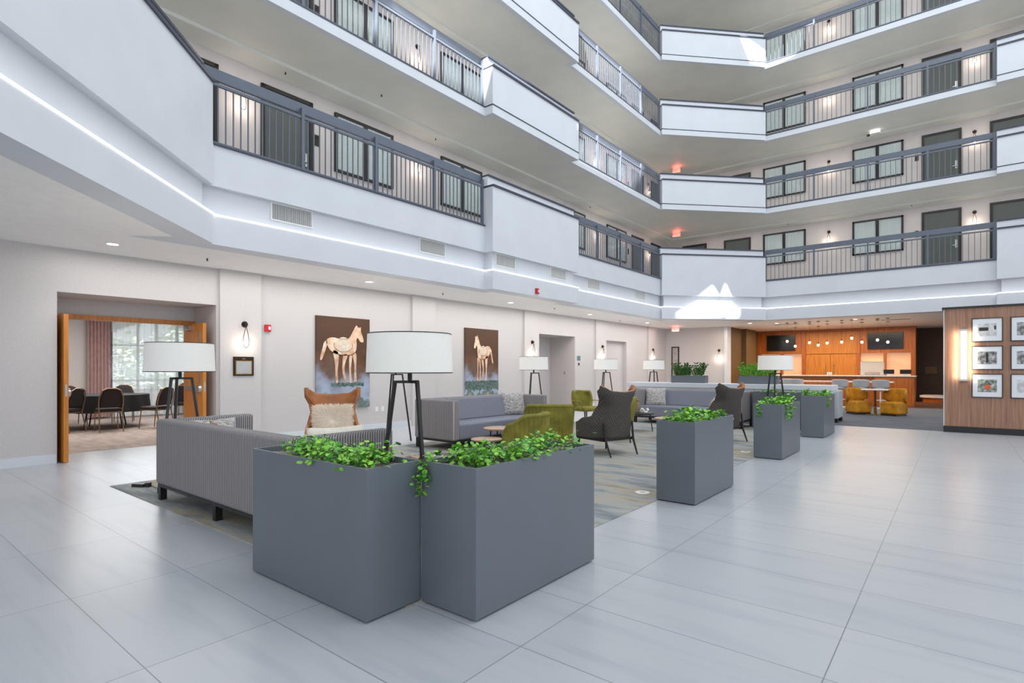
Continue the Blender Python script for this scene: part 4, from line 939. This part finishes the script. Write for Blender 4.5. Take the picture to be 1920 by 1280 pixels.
MB().box((-.75, .2, .1), (.75, .38, .80)).build('backrest', 'stoolgrey', t, bevel=.03, smooth=True)
for s in (-1, 1): MB().box((s*.75-.08*(1+s), -.4, .1), (s*.75+.08*(1-s), .2, .80)).build('armrest', 'stoolgrey', t, bevel=.03, smooth=True)
MB().box((-.59, -.38, .1), (.59, .2, .43)).build('seat', 'stoolgrey', t, bevel=.03, smooth=True)
for x in (-.68, .68):
    for y in (-.33, .3): MB().box((x-.06, y-.06, .006), (x+.06, y+.06, .1)).build('foot', 'black', t)

# ------------------------------------------------------------------ bar
def make_slipper():
    t = thing('slipper_chair', '', 'armchair')
    MB().box((-.24, -.27, .05), (.24, .2, .40)).build('seat', 'yellow', t, bevel=.05, smooth=True)
    def fn(u, v):
        a = 2*u-1; z = .08+.70*v; W = .24+.05*math.sin(PI*min(1, max(0, (v-.45)/.6)))
        ext = lerp(v, [(0, .05), (.42, .06), (.6, .22), (.85, .20), (1, .10)]); return (W*math.sin(a*PI/2), .22-ext*abs(a)**2.5, z-.10*abs(a)**4*max(0, v-.8)/.2)
    o = MB().grid(fn, 26, 20).build('backrest', 'yellow', t, smooth=True, angle=180); s = o.modifiers.new('s', 'SOLIDIFY'); s.thickness = .06; s.offset = 0
    MB().box((-.22, -.24, .006), (.22, .22, .055)).build('plinth', 'black', t)
    return t
sc = make_slipper(); sc.location = (-2.3, 19.25, 0); sc.rotation_euler.z = math.radians(40); tag(sc, 'mustard velvet slipper chair left of the small white table', 'armchair', 'mustard velvet slipper chairs')
place(sc, (-1.42, 19.2, 0), -28, 'mustard velvet slipper chair right of the small white table')
t = thing('cafe_table', 'small white topped table with brass base between the mustard chairs', 'table', (-1.86, 19.15, 0))
MB().box((-.33, -.3, .72), (.33, .3, .75)).build('table_top', 'stone', t, bevel=.01); MB().cyl((0, 0, .03), (0, 0, .72), .022).build('pedestal', 'legblack', t, smooth=True); MB().cyl((0, 0, .03), (0, 0, .25), .035).box((-.24, -.03, .006), (.24, .03, .03)).box((-.03, -.24, .006), (.03, .24, .03)).build('base', 'brass', t, smooth=True)
def make_stool():
    t = thing('bar_stool', '', 'stool')
    o = MB().grid(lambda u, v: (.25*math.sin((2*u-1)*PI/2*1.05), .2*math.cos((2*u-1)*PI/2*1.05)+.03*v, .70+.27*v-(.03*abs(2*u-1)**3 if v > .9 else 0)), 24, 8).build('backrest', 'stoolgrey', t, smooth=True, angle=180); s = o.modifiers.new('s', 'SOLIDIFY'); s.thickness = .05
    MB().lathe([(.05, .64), (.2, .64), (.22, .68), (.2, .72), (.05, .73)], 24).build('seat', 'stoolgrey', t, smooth=True)
    MB().cyl((0, 0, .03), (0, 0, .64), .022, n=14).build('pole', 'plastic', t, smooth=True); MB().lathe([(.2, .007), (.2, .02), (.03, .035)], 28).build('base', 'plastic', t, smooth=True)
    b = MB(); b.tube([(.15*math.cos(2*PI*i/24), .15*math.sin(2*PI*i/24), .28) for i in range(24)], .009, 6, closed=True); b.bar((-.15, 0, .28), (.15, 0, .28), .012); b.build('foot_ring', 'plastic', t, smooth=True)
    return t
st0 = None
for k, (x, s) in enumerate(((-4.95, 'leftmost, mostly behind the white partition'), (-4.6, 'second from the left, half behind the lamp'), (-3.2, 'just right of the white partition end'), (-2.58, 'behind the left mustard chair'), (-2.02, 'behind the right mustard chair'))):
    if st0 is None: st0 = make_stool(); c = st0
    else: c = copy_tree(st0)
    c.location = (x, 22.3 if x > -4.8 else 22.7, .0); c.rotation_euler.z = math.radians(180+(k*7 % 11)-5); tag(c, 'pale grey bar stool '+s, 'stool', 'pale grey bar stools')
t = thing('communal_table', 'pale counter height table just beyond the grey stools', 'table', (-3.6, 23.05, 0)); MB().box((-1.9, -.3, .86), (1.9, .3, .90)).build('table_top', 'stone', t)
for x in (-1.7, 1.7): MB().box((x-.05, -.2, .0), (x+.05, .2, .86)).build('leg', 'barwood', t)
t = thing('bar_counter', 'long wooden bar counter with a pale stone top', 'bar counter', (0, 24.5, 0))
MB().box((-6.6, 0, .007), (-2.4, .6, 1.05)).build('front_panel', 'barwood', t); MB().box((-2.4, -.1, .007), (-1.2, .6, 1.05)).build('end_cabinet', 'barwood', t); MB().box((-6.7, -.15, 1.05), (-1.15, .7, 1.09)).build('counter_top', 'stone', t, bevel=.005)
YB = 28
b = MB().box((-7.42, YB+.25, 0), (-1.33, YB+.5, ZC)); struct('wall_bar_back', b, 'barwood')
t = thing('back_bar_cabinet', 'cherry wood back bar with framed panels behind the counter', 'cabinet', (0, YB, 0))
b = MB()
for x0, x1 in ((-7.42, -7.3), (-5.52, -5.37), (-3.36, -3.26), (-1.49, -1.33)): b.box((x0, -.1, 0), (x1, .25, ZC-.01))
b.box((-7.42, -.05, 2.95), (-1.33, .25, ZC-.012)); b.box((-7.3, -.06, 2.03), (-5.52, .25, ZC-.01)).box((-3.26, -.06, 2.01), (-1.49, .25, ZC-.01)).box((-7.3, -.06, 0), (-5.52, .25, 1.0)).box((-3.26, -.06, 0), (-1.49, .25, 1.0)).box((-2.42, -.1, 1.0), (-2.33, .25, 2.03)).box((-6.42, -.1, 1.0), (-6.33, .25, 2.03))
b.build('cabinet_frame', 'barwood', t)
MB().box((-5.37, -.02, 2.0), (-3.36, .25, ZC-.01)).build('upper_panel', 'oak', t)
MB().box((-5.37, -.02, 0), (-4.4, .25, 1.98)).build('door', 'oak', t); MB().box((-4.385, -.02, 0), (-3.36, .25, 1.98)).build('door', 'oak', t)
for x0, x1 in ((-7.3, -6.42), (-6.33, -5.52), (-3.26, -2.42), (-2.33, -1.49)): MB().box((x0, .18, 1.0), (x1, .24, 2.02)).build('backlit_panel', 'backlit', t)
for x0, x1 in ((-3.2, -2.44),):
    for z in (1.32, 1.6): MB().box((x0, -.02, z), (x1, .17, z+.012)).build('glass_shelf', 'glass', t)
def tv(x0, x1, z0, z1, label):
    t = thing('television', label, 'television', ((x0+x1)/2, YB-.06, (z0+z1)/2), 0, 'televisions over the bar'); W = (x1-x0)/2; h = (z1-z0)/2
    MB().box((-W, -.06, -h), (W, 0, h)).build('casing', 'blackplastic', t, bevel=.004); MB().box((-W+.02, -.063, -h+.02), (W-.02, -.058, h-.02)).build('screen', 'tvglass', t)
tv(-7.0, -5.79, 2.17, 2.89, 'black television over the left end of the bar'); tv(-2.99, -1.74, 2.17, 2.86, 'black television over the right end of the bar')
for k, (x, z) in enumerate(((-5.05, 2.38), (-4.77, 2.19), (-4.29, 2.31), (-4.0, 2.21), (-3.71, 2.28), (-3.25, 2.3), (-2.94, 2.43), (-2.63, 2.28), (-2.17, 2.34), (-1.87, 2.26))):
    y = 23.0
    if k == 0:
        pp = thing('pendant_light', '', 'pendant lamp'); MB().ball((0, 0, 0), .045, .045, .05).build('glass_globe', mat('warm_globe', (255, 226, 196), .3, emit=3, ecol=(255, 214, 176)), pp, smooth=True); MB().cyl((0, 0, .045), (0, 0, .10), .018).build('cap', 'bronze', pp); MB().cyl((0, 0, .10), (0, 0, .55), .003, n=6).build('cord', 'bronze', pp); c = pp
    else: c = copy_tree(pp)
    c.location = (x, y, z)
    for ch in c.children:
        if ch.name.startswith('cord'): ch.scale.z = 1; ch.data = MB().cyl((0, 0, .10), (0, 0, ZC-z), .003, n=6).build('tmp', 'bronze').data; bpy.data.objects.remove(bpy.data.objects['tmp'])
    MB().lathe([(.055, -.02), (.055, 0), (.001, 0)], 20, (0, 0, ZC-z)).build('canopy', 'bronze', c)
    tag(c, 'small glowing globe pendant before the bar, %s' % ['leftmost, in front of the left television', 'second from the left and lowest there', 'third from the left', 'fourth from the left', 'fifth from the left', 'sixth from the left', 'highest of the row, seventh from the left', 'eighth from the left', 'left one before the right television', 'rightmost of the row'][k], 'pendant lamp', 'globe pendants before the bar')
for x, s in ((-4.04, 'left'), (-3.75, 'right')):
    t = thing('beer_tap', 'slim brass beer tap tower on the bar counter, %s one' % s, 'tap', (x, 24.75, 1.09), 0, 'beer taps on the bar'); MB().lathe([(.04, 0), (.022, .02), (.018, .22), (.02, .25)], 14).build('tower', 'brass', t, smooth=True); MB().cyl((0, 0, .25), (0, 0, .42), .010, .018, 10).build('tap_handle', 'brass', t, smooth=True); MB().cyl((0, 0, .2), (0, -.08, .18), .009).build('spout', 'steel', t)
for k in range(3):
    o = MB().lathe([(.03, 0), (.035, .12), (.03, .12), (.026, .01)], 14).build('drinking_glass', 'glass', smooth=True); o.location = (-3.95+.06*k, 24.6, 1.09); tag(o, 'small tumbler between the two beer taps, %s of three' % ('left', 'middle', 'right')[k], 'glass', 'tumblers by the beer taps')
t = thing('display_case', 'glass pastry display case on the bar counter', 'display case', (-2.5, 24.8, 1.09)); MB().box((-.37, -.16, .0), (.37, -.155, .5)).box((-.37, .155, 0), (.37, .16, .5)).box((-.37, -.16, 0), (-.365, .16, .5)).box((.365, -.16, 0), (.37, .16, .5)).box((-.37, -.16, .25), (.37, .16, .255)).build('glass_panel', 'glass', t); MB().box((-.38, -.17, .5), (.38, .17, .515)).box((-.38, -.17, 0), (.38, .17, .015)).build('case_frame', 'steel', t)
rnd = random.Random(2)
for k in range(4):
    o = MB().ball((0, 0, .06), .07, .06, .06).build('wrapped_snack', 'orange', smooth=True); o.location = (-2.68+.12*k, 24.8, 1.105); tag(o, 'orange wrapped snack inside the bar display case, %s' % ('leftmost', 'second from the left', 'third from the left', 'rightmost')[k], 'snack', 'orange snacks in the display case')
for x, s in ((-1.99, 'beside the display case'), (-1.48, 'near the right end of the counter')):
    t = thing('point_of_sale_terminal', 'black sales screen %s' % s, 'terminal', (x, 24.75, 1.09), 10, 'sales terminals on the bar'); MB().box((-.06, -.05, 0), (.06, .05, .06)).build('stand', 'plastic', t); MB().box((-.17, -.06, .06), (.17, -.02, .22)).build('screen', 'blackplastic', t, bevel=.005)
t = thing('wall_sign', 'small dark framed square sign in the dim corridor right of the bar', 'sign', (-.88, 29.6, 1.25), 0); MB().box((-.25, -.03, -.17), (.25, 0, .22)).build('sign_frame', 'black', t); MB().box((-.2, -.035, -.12), (.2, -.03, .17)).build('sign_panel', 'brown', t)
t = thing('curved_bench', 'pale topped curved bench in the dim corridor right of the bar', 'bench', (-.6, 27.9, 0)); MB().lathe([(.5, 0), (.5, .18), (.3, .18)], 40).build('bench_base', 'barwood', t); MB().lathe([(.58, .18), (.6, .2), (.6, .27), (.5, .29), (.1, .29)], 40).build('bench_top', 'stone', t, smooth=True)
